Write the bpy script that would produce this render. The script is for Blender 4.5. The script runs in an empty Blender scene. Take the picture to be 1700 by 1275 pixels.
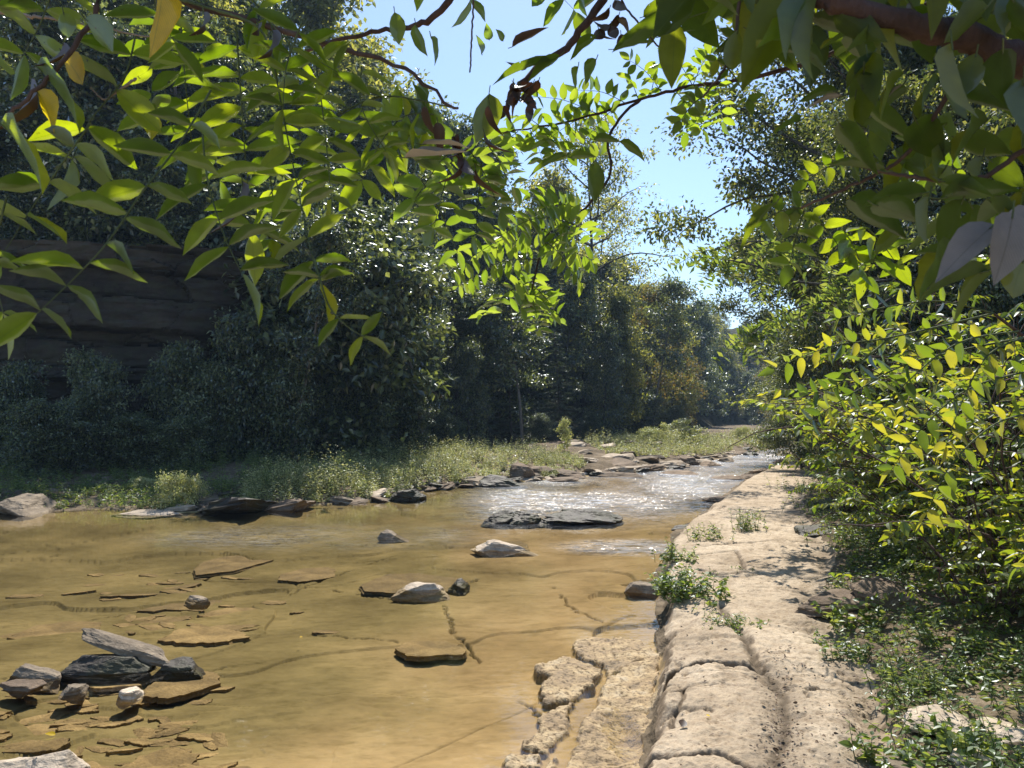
import bpy, math
import numpy as np
from mathutils import Vector, Matrix

scene = bpy.context.scene
COL = scene.collection
R = math.radians

# ------------------------------------------------------------------ camera geometry
CAM = np.array([0.0, 0.0, 2.3]); F = 1275.0; PITCH = R(2.36)
SUN_AZ, SUN_EL = R(4), R(52)
SUN = np.array([math.sin(SUN_AZ) * math.cos(SUN_EL), math.cos(SUN_AZ) * math.cos(SUN_EL), math.sin(SUN_EL)])

def ray(px, py):
    u = (px - 850) / F; v = (637.5 - py) / F
    c, s = math.cos(PITCH), math.sin(PITCH)
    return np.array([u, c - v * s, s + v * c])

def P(px, py, Y):
    """the point of the place seen at photo pixel px, py and lying Y metres ahead"""
    d = ray(px, py); return CAM + d * (Y / d[1])

def G(px, py, z=0.0):
    """the point at height z seen at photo pixel px, py"""
    d = ray(px, py); return CAM + d * ((z - CAM[2]) / d[2])

def GL(pts, z=0.0):
    return np.array([G(a, b, z)[:2] for a, b in pts])

# ------------------------------------------------------------------ noise
def _h(*a):
    n = np.zeros_like(a[0], dtype=np.uint64)
    for v, k in zip(a, (374761393, 668265263, 2147483647, 1274126177)):
        n = n * np.uint64(31) + (v.astype(np.int64).astype(np.uint64) * np.uint64(k))
    n ^= n >> np.uint64(13); n *= np.uint64(1274126177); n ^= n >> np.uint64(16)
    n *= np.uint64(2246822519); n ^= n >> np.uint64(15)
    return (n & np.uint64(0xFFFFFF)).astype(float) / float(0xFFFFFF)

def vnoise(p, seed=0):
    p = np.asarray(p, float); i = np.floor(p).astype(np.int64); f = p - i
    f = f * f * (3 - 2 * f); dim = p.shape[-1]; out = 0.0
    sd = np.full(p.shape[:-1], seed, np.int64)
    for c in range(2 ** dim):
        w = 1.0; idx = []
        for k in range(dim):
            b = (c >> k) & 1
            w = w * (f[..., k] if b else 1 - f[..., k]); idx.append(i[..., k] + b)
        out = out + w * _h(*idx, sd)
    return out * 2 - 1

def fbm(p, oct=4, seed=0, gain=.5):
    p = np.asarray(p, float); a, s, o = 1.0, 0.0, 0.0
    for k in range(oct):
        o = o + a * vnoise(p * (2.03 ** k) + 17.3 * k, seed + k); s += a; a *= gain
    return o / s

def voronoi(p, seed=0, jit=.85):
    p = np.asarray(p, float); i = np.floor(p).astype(np.int64)
    f1 = np.full(p.shape[:-1], 9.0); f2 = f1.copy(); rid = np.zeros(p.shape[:-1])
    sd = np.full(p.shape[:-1], seed, np.int64)
    for dx in (-1, 0, 1):
        for dy in (-1, 0, 1):
            cx, cy = i[..., 0] + dx, i[..., 1] + dy
            qx = cx + .5 + jit * (_h(cx, cy, sd) - .5); qy = cy + .5 + jit * (_h(cx, cy, sd + 7) - .5)
            d = np.hypot(p[..., 0] - qx, p[..., 1] - qy); r = _h(cx, cy, sd + 13)
            new = d < f1
            f2 = np.where(new, f1, np.minimum(f2, d)); rid = np.where(new, r, rid); f1 = np.where(new, d, f1)
    return f1, f2 - f1, rid

def segdist(x, y, pts):
    best = np.full(x.shape, 1e9)
    for (ax, ay), (bx, by) in zip(pts[:-1], pts[1:]):
        vx, vy = bx - ax, by - ay; L = vx * vx + vy * vy + 1e-12
        t = np.clip(((x - ax) * vx + (y - ay) * vy) / L, 0, 1)
        best = np.minimum(best, (x - ax - t * vx) ** 2 + (y - ay - t * vy) ** 2)
    return np.sqrt(best)

def sdf(x, y, poly):
    """signed distance, positive inside"""
    p = np.vstack([poly, poly[:1]]); d = segdist(x, y, p); ins = np.zeros(x.shape, bool)
    for (ax, ay), (bx, by) in zip(p[:-1], p[1:]):
        if ay == by: continue
        c = ((ay > y) != (by > y)) & (x < (bx - ax) * (y - ay) / (by - ay) + ax); ins ^= c
    return np.where(ins, d, -d)

def sst(a, b, x):
    t = np.clip((x - a) / (b - a), 0, 1); return t * t * (3 - 2 * t)

# ------------------------------------------------------------------ mesh building
def nrm(v):
    v = np.asarray(v, float); n = np.linalg.norm(v, axis=-1, keepdims=True); return v / np.maximum(n, 1e-9)

class MB:
    def __init__(s): s.v = []; s.f = {3: [], 4: []}; s.uv = {3: [], 4: []}; s.mi = {3: [], 4: []}; s.n = 0
    def add(s, v, f, uv=None, mi=0):
        v = np.asarray(v, float).reshape(-1, 3); f = np.asarray(f, np.int64)
        k = f.shape[1]; s.v.append(v); s.f[k].append(f + s.n); s.n += len(v)
        s.uv[k].append(np.zeros((len(f), k, 2)) if uv is None else np.asarray(uv, float)[f])
        s.mi[k].append(np.full(len(f), mi)); return s
    def build(s, name, mats, parent=None, smooth=True, uv=False):
        me = bpy.data.meshes.new(name)
        V = np.vstack(s.v)
        fs = [np.vstack(s.f[k]) for k in (3, 4) if s.f[k]]
        me.vertices.add(len(V)); me.vertices.foreach_set('co', V.astype(np.float32).ravel())
        loops = np.concatenate([f.ravel() for f in fs]); tot = np.concatenate([np.full(len(f), f.shape[1]) for f in fs])
        me.loops.add(len(loops)); me.loops.foreach_set('vertex_index', loops.astype(np.int32))
        st = np.concatenate([[0], np.cumsum(tot)[:-1]])
        me.polygons.add(len(tot)); me.polygons.foreach_set('loop_start', st.astype(np.int32))
        me.polygons.foreach_set('loop_total', tot.astype(np.int32))
        me.polygons.foreach_set('use_smooth', np.full(len(tot), smooth))
        mi = np.concatenate([np.concatenate(s.mi[k]) for k in (3, 4) if s.f[k]])
        me.polygons.foreach_set('material_index', mi.astype(np.int32))
        if uv:
            l = me.uv_layers.new(name='UVMap')
            U = np.concatenate([np.vstack(s.uv[k]).reshape(-1, 2) for k in (3, 4) if s.f[k]])
            l.data.foreach_set('uv', U.astype(np.float32).ravel())
        me.update(calc_edges=True); me.validate()
        for m in (mats if isinstance(mats, (list, tuple)) else [mats]): me.materials.append(m)
        return link(name, me, parent)

def link(name, me, parent=None, loc=None):
    o = bpy.data.objects.new(name, me); COL.objects.link(o)
    if parent is not None: o.parent = parent
    if loc is not None: o.location = loc
    return o

def tag(o, label=None, cat=None, group=None, kind=None):
    if label: o['label'] = label
    if cat: o['category'] = cat
    if group: o['group'] = group
    if kind: o['kind'] = kind
    return o

def thing(name, label, cat, loc=(0, 0, 0), group=None):
    return tag(link(name, None, None, loc), label, cat, group)

def dup(o, loc, rz=0.0, sc=1.0, label=None, group=None, tilt=(0, 0)):
    c = o.copy(); COL.objects.link(c); c.location = loc; c.rotation_euler = (tilt[0], tilt[1], rz)
    c.scale = (sc, sc, sc) if np.isscalar(sc) else sc
    if label: c['label'] = label
    if group: c['group'] = group
    elif 'group' in c.keys() and label: del c['group']
    for ch in list(o.children):
        d = ch.copy(); COL.objects.link(d); d.parent = c
    return c

def tube(mb, pts, rad, n=6, mi=0):
    pts = np.asarray(pts, float); rad = np.broadcast_to(np.asarray(rad, float), (len(pts),))
    t = nrm(np.gradient(pts, axis=0)); ref = np.array([0, 0, 1.0])
    if abs(t[:, 2]).mean() > .8: ref = np.array([1.0, 0, 0])
    a = nrm(np.cross(t, ref)); b = np.cross(t, a)
    ang = np.linspace(0, 2 * np.pi, n, endpoint=False)
    v = pts[:, None] + rad[:, None, None] * (np.cos(ang)[None, :, None] * a[:, None] + np.sin(ang)[None, :, None] * b[:, None])
    f = []
    m = len(pts)
    i = np.arange(m - 1)[:, None] * n + np.arange(n)[None]
    j = np.arange(m - 1)[:, None] * n + (np.arange(n)[None] + 1) % n
    f = np.stack([i, j, j + n, i + n], -1).reshape(-1, 4)
    mb.add(v.reshape(-1, 3), f, mi=mi)

def smooth_path(pts, n=24):
    pts = np.asarray(pts, float); t = np.linspace(0, len(pts) - 1, n); k = np.clip(t.astype(int), 0, len(pts) - 2); f = (t - k)[:, None]
    p0 = pts[np.maximum(k - 1, 0)]; p1 = pts[k]; p2 = pts[k + 1]; p3 = pts[np.minimum(k + 2, len(pts) - 1)]
    return .5 * (2 * p1 + (p2 - p0) * f + (2 * p0 - 5 * p1 + 4 * p2 - p3) * f ** 2 + (3 * p1 - p0 - 3 * p2 + p3) * f ** 3)

# leaf templates: axis along +x (0..1), width along y, normal z
def leaf_tmpl(kind):
    if kind == 'kite':
        v = [(0, 0, 0), (.45, -.5, .04), (1, 0, -.06), (.45, .5, .04)]; f = [(0, 1, 2, 3)]
        uv = [(0, .5), (.45, 0), (1, .5), (.45, 1)]
        return np.array(v), np.array(f), np.array(uv)
    xs = [0, .08, .22, .4, .58, .76, .9, 1.0]
    ws = {'ovate': [.0, .28, .47, .5, .43, .28, .11, 0], 'lance': [.0, .2, .4, .5, .48, .34, .13, 0]}[kind]
    v = []; uv = []
    for x, w in zip(xs, ws):
        sag = -.08 * x * x
        for s in (-1, 0, 1):
            v.append((x, s * w, sag + abs(s) * w * .22)); uv.append((x, .5 + s * w))
    f = []
    for i in range(len(xs) - 1):
        for j in (0, 1):
            f.append((i * 3 + j, (i + 1) * 3 + j, (i + 1) * 3 + j + 1, i * 3 + j + 1))
    return np.array(v), np.array(f), np.array(uv)

TM = {k: leaf_tmpl(k) for k in ('kite', 'ovate', 'lance')}

def leaves(mb, pos, axis, normal, length, width, kind='kite', curl=None, mi=0, wob=None):
    """many leaves at once"""
    tv, tf, tu = TM[kind]; n = len(pos)
    if n == 0: return
    a = nrm(axis); b = nrm(np.cross(normal, a)); c = np.cross(a, b)
    L = np.broadcast_to(length, (n,))[:, None, None]; W = np.broadcast_to(width, (n,))[:, None, None]
    z = tv[None, :, 2:3] * np.ones((n, 1, 1))
    if curl is not None: z = z - (np.asarray(curl)[:, None, None]) * (tv[None, :, 0:1] ** 2)
    if wob is not None: z = z + .05 * np.sin(tv[None, :, 0:1] * 9 + wob[:, None, None]) * (np.abs(tv[None, :, 1:2]) + .1)
    v = pos[:, None] + a[:, None] * tv[None, :, 0:1] * L + b[:, None] * tv[None, :, 1:2] * W + c[:, None] * z * L
    f = (tf[None] + (np.arange(n) * len(tv))[:, None, None]).reshape(-1, tf.shape[1])
    mb.add(v.reshape(-1, 3), f, uv=np.tile(tu, (n, 1)), mi=mi)
# ------------------------------------------------------------------ materials
def newmat(name):
    m = bpy.data.materials.new(name); m.use_nodes = True; nt = m.node_tree; nt.nodes.clear()
    out = nt.nodes.new('ShaderNodeOutputMaterial'); return m, nt, out

class NT:
    def __init__(s, nt): s.nt = nt
    def n(s, t, **kw):
        nd = s.nt.nodes.new('ShaderNode' + t)
        for k, v in kw.items():
            if k.startswith('i_'): nd.inputs[k[2:].replace('_', ' ')].default_value = v
            else: setattr(nd, k, v)
        return nd
    def l(s, a, b): s.nt.links.new(a, b)
    def noise(s, vec, scale, detail=4, rough=.55, dist=0):
        nd = s.n('TexNoise'); nd.inputs['Scale'].default_value = scale; nd.inputs['Detail'].default_value = detail
        nd.inputs['Roughness'].default_value = rough; nd.inputs['Distortion'].default_value = dist
        if vec is not None: s.l(vec, nd.inputs['Vector'])
        return nd.outputs['Fac']
    def ramp(s, fac, stops):
        nd = s.n('ValToRGB'); cr = nd.color_ramp
        while len(cr.elements) < len(stops): cr.elements.new(.5)
        for e, (p, c) in zip(cr.elements, stops): e.position = p; e.color = (*c, 1) if len(c) == 3 else c
        if fac is not None: s.l(fac, nd.inputs['Fac'])
        return nd.outputs['Color']
    def mix(s, fac, a, b, mode='MIX'):
        nd = s.n('Mix', data_type='RGBA', blend_type=mode)
        for sock, v in ((nd.inputs[0], fac), (nd.inputs[6], a), (nd.inputs[7], b)):
            if hasattr(v, 'links'): s.l(v, sock)
            else: sock.default_value = v if np.isscalar(v) else (*v, 1) if len(v) == 3 else v
        return nd.outputs[2]
    def math(s, op, a, b=0.0, c=None):
        nd = s.n('Math', operation=op)
        for k, v in enumerate((a, b) if c is None else (a, b, c)):
            if hasattr(v, 'links'): s.l(v, nd.inputs[k])
            else: nd.inputs[k].default_value = v
        return nd.outputs[0]
    def bump(s, h, strength=.5, dist=.02, prev=None):
        nd = s.n('Bump'); nd.inputs['Strength'].default_value = strength; nd.inputs['Distance'].default_value = dist
        s.l(h, nd.inputs['Height'])
        if prev is not None: s.l(prev, nd.inputs['Normal'])
        return nd.outputs['Normal']
    def pos(s, scale=(1, 1, 1)):
        g = s.n('NewGeometry'); m = s.n('Mapping'); m.inputs['Scale'].default_value = scale
        s.l(g.outputs['Position'], m.inputs['Vector']); return m.outputs['Vector']
    def obj(s, scale=(1, 1, 1)):
        g = s.n('TexCoord'); m = s.n('Mapping'); m.inputs['Scale'].default_value = scale
        s.l(g.outputs['Object'], m.inputs['Vector']); return m.outputs['Vector']

def leafmat(name, refl, trans, mixf=.5, gloss=.06, rough=.4, veins=False, spread=.25, holes=False):
    """refl / trans: list of (pos, colour) ramps driven by a random value of each leaf"""
    m, nt, out = newmat(name); k = NT(nt)
    g = k.n('NewGeometry'); rnd = g.outputs['Random Per Island']
    oi = k.n('ObjectInfo')
    v = k.math('ADD', rnd, k.math('MULTIPLY', k.math('SUBTRACT', oi.outputs['Random'], .5), spread))
    rc = k.ramp(v, refl); tc = k.ramp(v, trans)
    tcn = k.n('TexCoord')
    nz = k.noise(tcn.outputs['Object'], 30 if veins else 3, 3)
    if veins:
        sp = k.n('SeparateXYZ'); k.l(tcn.outputs['UV'], sp.inputs[0])
        vv = k.math('ABSOLUTE', k.math('SUBTRACT', sp.outputs['Y'], .5))
        mid = k.math('SUBTRACT', 1.0, k.math('MULTIPLY', vv, 45)); mid = k.math('MAXIMUM', mid, 0.0)
        ph = k.math('SUBTRACT', k.math('MULTIPLY', sp.outputs['X'], 62), k.math('MULTIPLY', vv, 58))
        sv = k.math('POWER', k.math('ABSOLUTE', k.math('COSINE', ph)), 14.0)
        vein = k.math('MAXIMUM', mid, k.math('MULTIPLY', sv, .45))
        tc = k.mix(k.math('MULTIPLY', vein, .55), tc, (.10, .16, .01))
        rc = k.mix(k.math('MULTIPLY', vein, .6), rc, (.16, .2, .06) if name != 'pale_glare_leaves' else (.07, .055, .05))  # pale leaves get darker veins that paint the vein shadows
        blot = k.ramp(k.noise(tcn.outputs['Object'], 55, 4, .7), [(.0, (0, 0, 0)), (.66, (0, 0, 0)), (.74, (1, 1, 1))])
        tc = k.mix(k.math('MULTIPLY', blot, .8), tc, (.08, .05, .01)); rc = k.mix(k.math('MULTIPLY', blot, .7), rc, (.10, .07, .03))
    hs = k.ramp(nz, [(.3, (.82, .82, .82)), (.7, (1.1, 1.1, 1.1))])
    rc = k.mix(1.0, rc, hs, 'MULTIPLY'); tc = k.mix(1.0, tc, hs, 'MULTIPLY')
    d = k.n('BsdfDiffuse'); k.l(rc, d.inputs['Color'])
    t = k.n('BsdfTranslucent'); k.l(tc, t.inputs['Color'])
    mx = k.n('MixShader'); mx.inputs[0].default_value = mixf; k.l(d.outputs[0], mx.inputs[1]); k.l(t.outputs[0], mx.inputs[2])
    gl = k.n('BsdfGlossy'); gl.inputs['Roughness'].default_value = rough; gl.inputs['Color'].default_value = (.9, .95, 1, 1)
    lw = k.n('LayerWeight'); lw.inputs['Blend'].default_value = .3
    gf = k.math('MULTIPLY_ADD', lw.outputs['Fresnel'], gloss * 3.0, gloss * .5)
    m2 = k.n('MixShader'); k.l(gf, m2.inputs[0]); k.l(mx.outputs[0], m2.inputs[1]); k.l(gl.outputs[0], m2.inputs[2])
    if veins:
        nb = k.bump(vein, .25, .002); k.l(nb, gl.inputs['Normal']); k.l(nb, d.inputs['Normal'])
    sh = m2.outputs[0]
    if holes:
        hn = k.ramp(k.noise(tcn.outputs['Object'], 38, 2, .5), [(0, (0, 0, 0)), (.73, (0, 0, 0)), (.735, (1, 1, 1))])
        tr = k.n('BsdfTransparent'); m3 = k.n('MixShader'); k.l(hn, m3.inputs[0]); k.l(sh, m3.inputs[1]); k.l(tr.outputs[0], m3.inputs[2]); sh = m3.outputs[0]
    k.l(sh, out.inputs['Surface']); return m

def rockmat(name, dark, mid, light, scale=1.0, rough=.85, spec=.3, moss=0.0, world=False, strata=True):
    m, nt, out = newmat(name); k = NT(nt)
    v = k.pos() if world else k.obj(); vs = (k.pos((1, 1, 9)) if world else k.obj((1, 1, 9)))
    n1 = k.noise(v, 2.2 * scale, 6, .62); n2 = k.noise(vs, 3.5 * scale, 5, .6); n3 = k.noise(v, 28 * scale, 5, .65)
    c = k.ramp(n1, [(.28, dark), (.5, mid), (.72, light)])
    c2 = k.ramp(n3, [(.3, (.72, .7, .68)), (.55, (1, 1, 1)), (.8, (1.12, 1.1, 1.06))])
    c = k.mix(1.0, c, c2, 'MULTIPLY')
    if strata: c = k.mix(1.0, c, k.ramp(n2, [(.35, (.72, .7, .68)), (.6, (1.08, 1.06, 1.03))]), 'MULTIPLY')
    if moss:
        g = k.n('NewGeometry'); s = k.n('SeparateXYZ'); k.l(g.outputs['Normal'], s.inputs[0])
        mm = k.math('MULTIPLY', k.ramp(k.noise(v, 3.0, 5, .65), [(.45, (0, 0, 0)), (.6, (1, 1, 1))]), moss)
        c = k.mix(mm, c, (.045, .055, .02))
    oi = k.n('ObjectInfo'); hv = k.n('HueSaturation'); k.l(k.math('MULTIPLY_ADD', oi.outputs['Random'], .5, .75), hv.inputs['Value']); k.l(c, hv.inputs['Color'])
    b = k.n('BsdfPrincipled'); k.l(hv.outputs[0], b.inputs['Base Color']); b.inputs['Roughness'].default_value = rough
    b.inputs['Specular IOR Level'].default_value = spec
    h = k.math('ADD', k.math('MULTIPLY', n3, .5), k.math('MULTIPLY', n2, 1.0 if strata else .3))
    k.l(k.bump(h, .8, .03), b.inputs['Normal']); k.l(b.outputs[0], out.inputs['Surface']); return m

def barkmat(name, c1, c2):
    m, nt, out = newmat(name); k = NT(nt); v = k.obj((6, 6, 1.2))
    n = k.noise(v, 3, 5, .65); b = k.n('BsdfPrincipled'); k.l(k.ramp(n, [(.35, c1), (.65, c2)]), b.inputs['Base Color'])
    b.inputs['Roughness'].default_value = .9; k.l(k.bump(n, .8, .02), b.inputs['Normal']); k.l(b.outputs[0], out.inputs['Surface']); return m

M = {}
# far / mid trees
def ramp3(a, b, c): return [(.15, a), (.5, b), (.85, c)]
M['broad'] = leafmat('broadleaf_foliage', ramp3((.018, .032, .014), (.06, .09, .03), (.21, .24, .10)), ramp3((.06, .09, .02), (.18, .22, .035), (.44, .50, .09)), .4, .10, .36)
M['olive'] = leafmat('olive_foliage', ramp3((.05, .065, .02), (.085, .105, .03), (.14, .15, .05)), ramp3((.22, .25, .03), (.44, .46, .06), (.68, .64, .10)), .48, .07, .40)
M['bankgreen'] = leafmat('right_bank_foliage', ramp3((.026, .042, .016), (.05, .075, .024), (.11, .13, .05)), ramp3((.09, .13, .02), (.20, .25, .035), (.52, .52, .08)), .44, .07, .4)
M['autumn'] = leafmat('autumn_foliage', ramp3((.065, .075, .025), (.11, .105, .035), (.18, .12, .04)), ramp3((.22, .24, .04), (.34, .32, .06), (.46, .30, .06)), .45, .04, .5)
M['hemlock'] = leafmat('hemlock_needles', ramp3((.025, .042, .022), (.05, .076, .04), (.10, .13, .065)), ramp3((.05, .08, .02), (.08, .12, .03), (.12, .16, .05)), .25, .05, .4)
M['shrub'] = leafmat('shrub_leaves', ramp3((.05, .085, .016), (.085, .13, .022), (.13, .16, .04)), ramp3((.20, .30, .015), (.38, .50, .02), (.66, .62, .03)), .5, .055, .4, spread=.55)
M['shrub_green'] = leafmat('green_shrub_leaves', ramp3((.04, .07, .018), (.07, .11, .025), (.12, .15, .05)), ramp3((.16, .26, .012), (.30, .44, .02), (.55, .60, .03)), .48, .06, .4, spread=.5)
M['weed'] = leafmat('weed_leaves', ramp3((.22, .245, .08), (.39, .41, .155), (.60, .58, .29)), ramp3((.32, .38, .07), (.54, .58, .12), (.70, .66, .22)), .45, .07, .42)
M['path_weed'] = leafmat('path_weed_leaves', ramp3((.05, .09, .02), (.08, .14, .03), (.13, .18, .05)), ramp3((.20, .30, .025), (.36, .48, .045), (.50, .56, .08)), .45, .06, .4)
# near leaves
M['ash'] = leafmat('ash_leaflets', ramp3((.04, .06, .014), (.055, .08, .018), (.075, .10, .03)), ramp3((.24, .38, .006), (.38, .54, .008), (.60, .72, .012)), .5, .035, .38, veins=True, holes=True)
M['locust'] = leafmat('locust_leaflets', ramp3((.04, .075, .016), (.055, .10, .02), (.075, .12, .03)), ramp3((.30, .46, .02), (.40, .58, .025), (.52, .66, .04)), .5, .06, .4)
M['bigleaf'] = leafmat('broad_leaves', ramp3((.022, .04, .016), (.03, .052, .02), (.045, .07, .026)), ramp3((.13, .19, .006), (.24, .34, .010), (.50, .56, .014)), .5, .022, .42, veins=True, holes=True)
M['yellow'] = leafmat('yellow_leaves', ramp3((.62, .46, .008), (.6, .42, .008), (.55, .34, .015)), ramp3((.95, .82, .005), (.95, .75, .008), (.85, .5, .02)), .5, .015, .5, veins=True)
M['dead'] = leafmat('dead_leaves', ramp3((.03, .018, .012), (.06, .035, .02), (.12, .07, .045)), ramp3((.03, .012, .008), (.06, .02, .01), (.08, .03, .015)), .25, .05, .5)
M['pale'] = leafmat('pale_glare_leaves', ramp3((.20, .165, .145), (.24, .20, .175), (.28, .235, .21)), ramp3((.08, .10, .05), (.10, .12, .06), (.12, .13, .08)), .3, .06, .5, veins=True)  # grey-pink of a curled leaf; on the top right leaves it paints sky glare
M['litter'] = leafmat('leaf_litter', ramp3((.09, .055, .032), (.16, .10, .06), (.26, .17, .09)), ramp3((.03, .02, .01), (.05, .03, .01), (.08, .05, .02)), .2, .04, .6)
M['bark'] = barkmat('grey_bark', (.03, .026, .022), (.10, .09, .078))
M['palebark'] = barkmat('pale_grey_bark', (.09, .08, .07), (.24, .21, .18))
M['twig'] = barkmat('brown_twig', (.05, .03, .025), (.12, .075, .06))
M['palestem'] = barkmat('pale_stem', (.2, .15, .12), (.36, .29, .24))
M['greenstem'] = barkmat('green_stem', (.05, .07, .02), (.12, .14, .05))
M['branch'] = barkmat('red_brown_branch', (.035, .018, .015), (.095, .055, .045))
M['rock'] = rockmat('grey_sandstone', (.15, .12, .085), (.26, .21, .15), (.40, .33, .24))
M['pale_rock'] = rockmat('pale_sandstone', (.34, .28, .21), (.52, .44, .34), (.68, .58, .46))
M['wet_rock'] = rockmat('wet_dark_rock', (.025, .021, .016), (.055, .046, .035), (.11, .09, .065), rough=.6, spec=.25, moss=.5)
M['brown_rock'] = rockmat('brown_shale', (.12, .085, .055), (.19, .14, .095), (.28, .215, .15))
M['bed_rock'] = rockmat('silted_slab', (.185, .135, .062), (.275, .20, .094), (.36, .27, .135))
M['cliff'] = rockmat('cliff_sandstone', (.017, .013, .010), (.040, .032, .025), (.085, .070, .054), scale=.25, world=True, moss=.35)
# ------------------------------------------------------------------ the lie of the land
WATER = np.vstack([[(-60, 16.5), (-25, 17.4)],
    GL([(0, 852), (60, 850), (170, 845), (300, 851), (420, 846), (560, 836), (650, 829), (720, 813), (800, 806), (870, 799), (960, 792),
        (1060, 783), (1130, 776), (1180, 765), (1235, 753), (1290, 744), (1330, 738)]),
    [(40, 75), (80, 88), (80, 80), (45, 66)],
    GL([(1362, 747), (1310, 757), (1290, 771), (1258, 785), (1225, 803), (1205, 822), (1155, 862), (1122, 886), (1098, 925), (1088, 985),
        (1096, 1020), (1092, 1060), (1088, 1120), (1070, 1190), (1046, 1275), (1010, 1400)]),
    [(.3, 3.2), (-.5, 2.6), (-2.5, 2.2), (-8, 2.2), (-60, 2.0)]])
LEDGE = np.vstack([
    GL([(1040, 1330), (1056, 1262), (1078, 1195), (1088, 1120), (1099, 1070)], .28),
    GL([(1097, 1015), (1090, 985), (1100, 925), (1124, 888), (1158, 863), (1208, 823), (1228, 804), (1262, 785), (1296, 770), (1330, 756)], .0) + [.06, 0],
    GL([(1440, 757), (1392, 775), (1360, 800)], .28),
    GL([(1338, 830), (1345, 862), (1395, 925), (1368, 985), (1400, 1030), (1452, 1110), (1478, 1180), (1490, 1275), (1500, 1420)], .30),
    [(1.9, 1.0), (1.9, -3), (-3.0, -3), (-3.0, 1.6), (-.5, 2.3), (.35, 3.0)]])
FOOT = np.array([(-90, 27), (-30, 26), (-16, 26), (-10.8, 27.5), (-7.7, 31), (-3.8, 36), (1.6, 45), (6.1, 56), (13.7, 74), (24.6, 99), (38.7, 134), (70, 150),
                 (330, 165), (330, 520), (-330, 520), (-330, 27)], float)
RFOOT = np.array([(6.5, -12), (7.0, 4), (9.5, 15), (14, 30), (22, 48), (34, 66), (60, 96), (330, 130), (330, -12)], float)
SHELVES = [GL(p, .05) for p in (
    [(955, 1052), (1010, 1048), (1062, 1056), (1090, 1082), (1040, 1098), (1012, 1112), (1000, 1098), (962, 1086)],
    [(884, 1098), (940, 1084), (1000, 1106), (986, 1128), (960, 1140), (950, 1152), (905, 1156), (897, 1128), (915, 1116)],
    [(1030, 1104), (1092, 1082), (1090, 1130), (1075, 1190), (1048, 1290), (925, 1290), (955, 1225), (985, 1160), (1002, 1125)],
    [(893, 1175), (950, 1158), (938, 1205), (905, 1238), (868, 1228), (885, 1205)],
    [(835, 1245), (880, 1236), (905, 1246), (900, 1262), (850, 1268)],
    [(905, 1262), (925, 1240), (915, 1290), (880, 1290)])]
BED_CRACKS = [(GL(p, -.08), w * .55, dp * 1.6) for p, w, dp in (
    ([(-60, 1060), (0, 1042), (130, 1012), (250, 990)], .035, .03), ([(430, 1005), (500, 965), (620, 925), (700, 905)], .03, .035),
    ([(555, 968), (640, 984), (720, 986), (790, 955)], .03, .05), ([(735, 1000), (752, 1042), (780, 1080), (797, 1105)], .03, .045),
    ([(918, 970), (940, 1002), (1000, 1040)], .03, .04), ([(330, 1112), (480, 1090), (640, 1072)], .02, .02),
    ([(395, 1040), (520, 1048), (660, 1062)], .02, .025), ([(-40, 916), (120, 890), (280, 868)], .04, .05), ([(400, 882), (560, 898), (760, 905)], .03, .03),
    ([(450, 985), (560, 925), (740, 918), (800, 900)], .02, .02), ([(-40, 1130), (120, 1100), (330, 1112)], .02, .02),
    ([(860, 1165), (888, 1190), (905, 1205)], .035, .05))]
LEDGE_CRACKS = [(GL(p, .30), w, dp) for p, w, dp in (
    ([(1085, 1122), (1130, 1098), (1180, 1094), (1265, 1104)], .022, .10), ([(1265, 1104), (1300, 1150), (1300, 1210), (1290, 1290)], .08, .035),
    ([(1265, 1104), (1240, 1060), (1195, 1000)], .05, .05), ([(1060, 1245), (1130, 1250), (1200, 1258), (1290, 1290)], .02, .05),
    ([(1180, 952), (1240, 948), (1330, 955), (1385, 962)], .025, .05), ([(1145, 925), (1220, 912), (1240, 945)], .03, .04),
    ([(1165, 905), (1270, 898), (1372, 903)], .03, .04), ([(1300, 1035), (1350, 1030), (1405, 1045)], .014, .03), ([(1068, 1172), (1120, 1160), (1180, 1172)], .012, .03), ([(1200, 985), (1290, 978), (1360, 990)], .014, .025), ([(1170, 880), (1250, 872), (1340, 885)], .035, .04), ([(1095, 1140), (1180, 1130)], .014, .03), ([(1060, 1200), (1105, 1190), (1140, 1135)], .015, .03),
    ([(1200, 838), (1270, 832), (1335, 838)], .03, .03), ([(1300, 1190), (1400, 1180), (1470, 1190)], .012, .015))]

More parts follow.
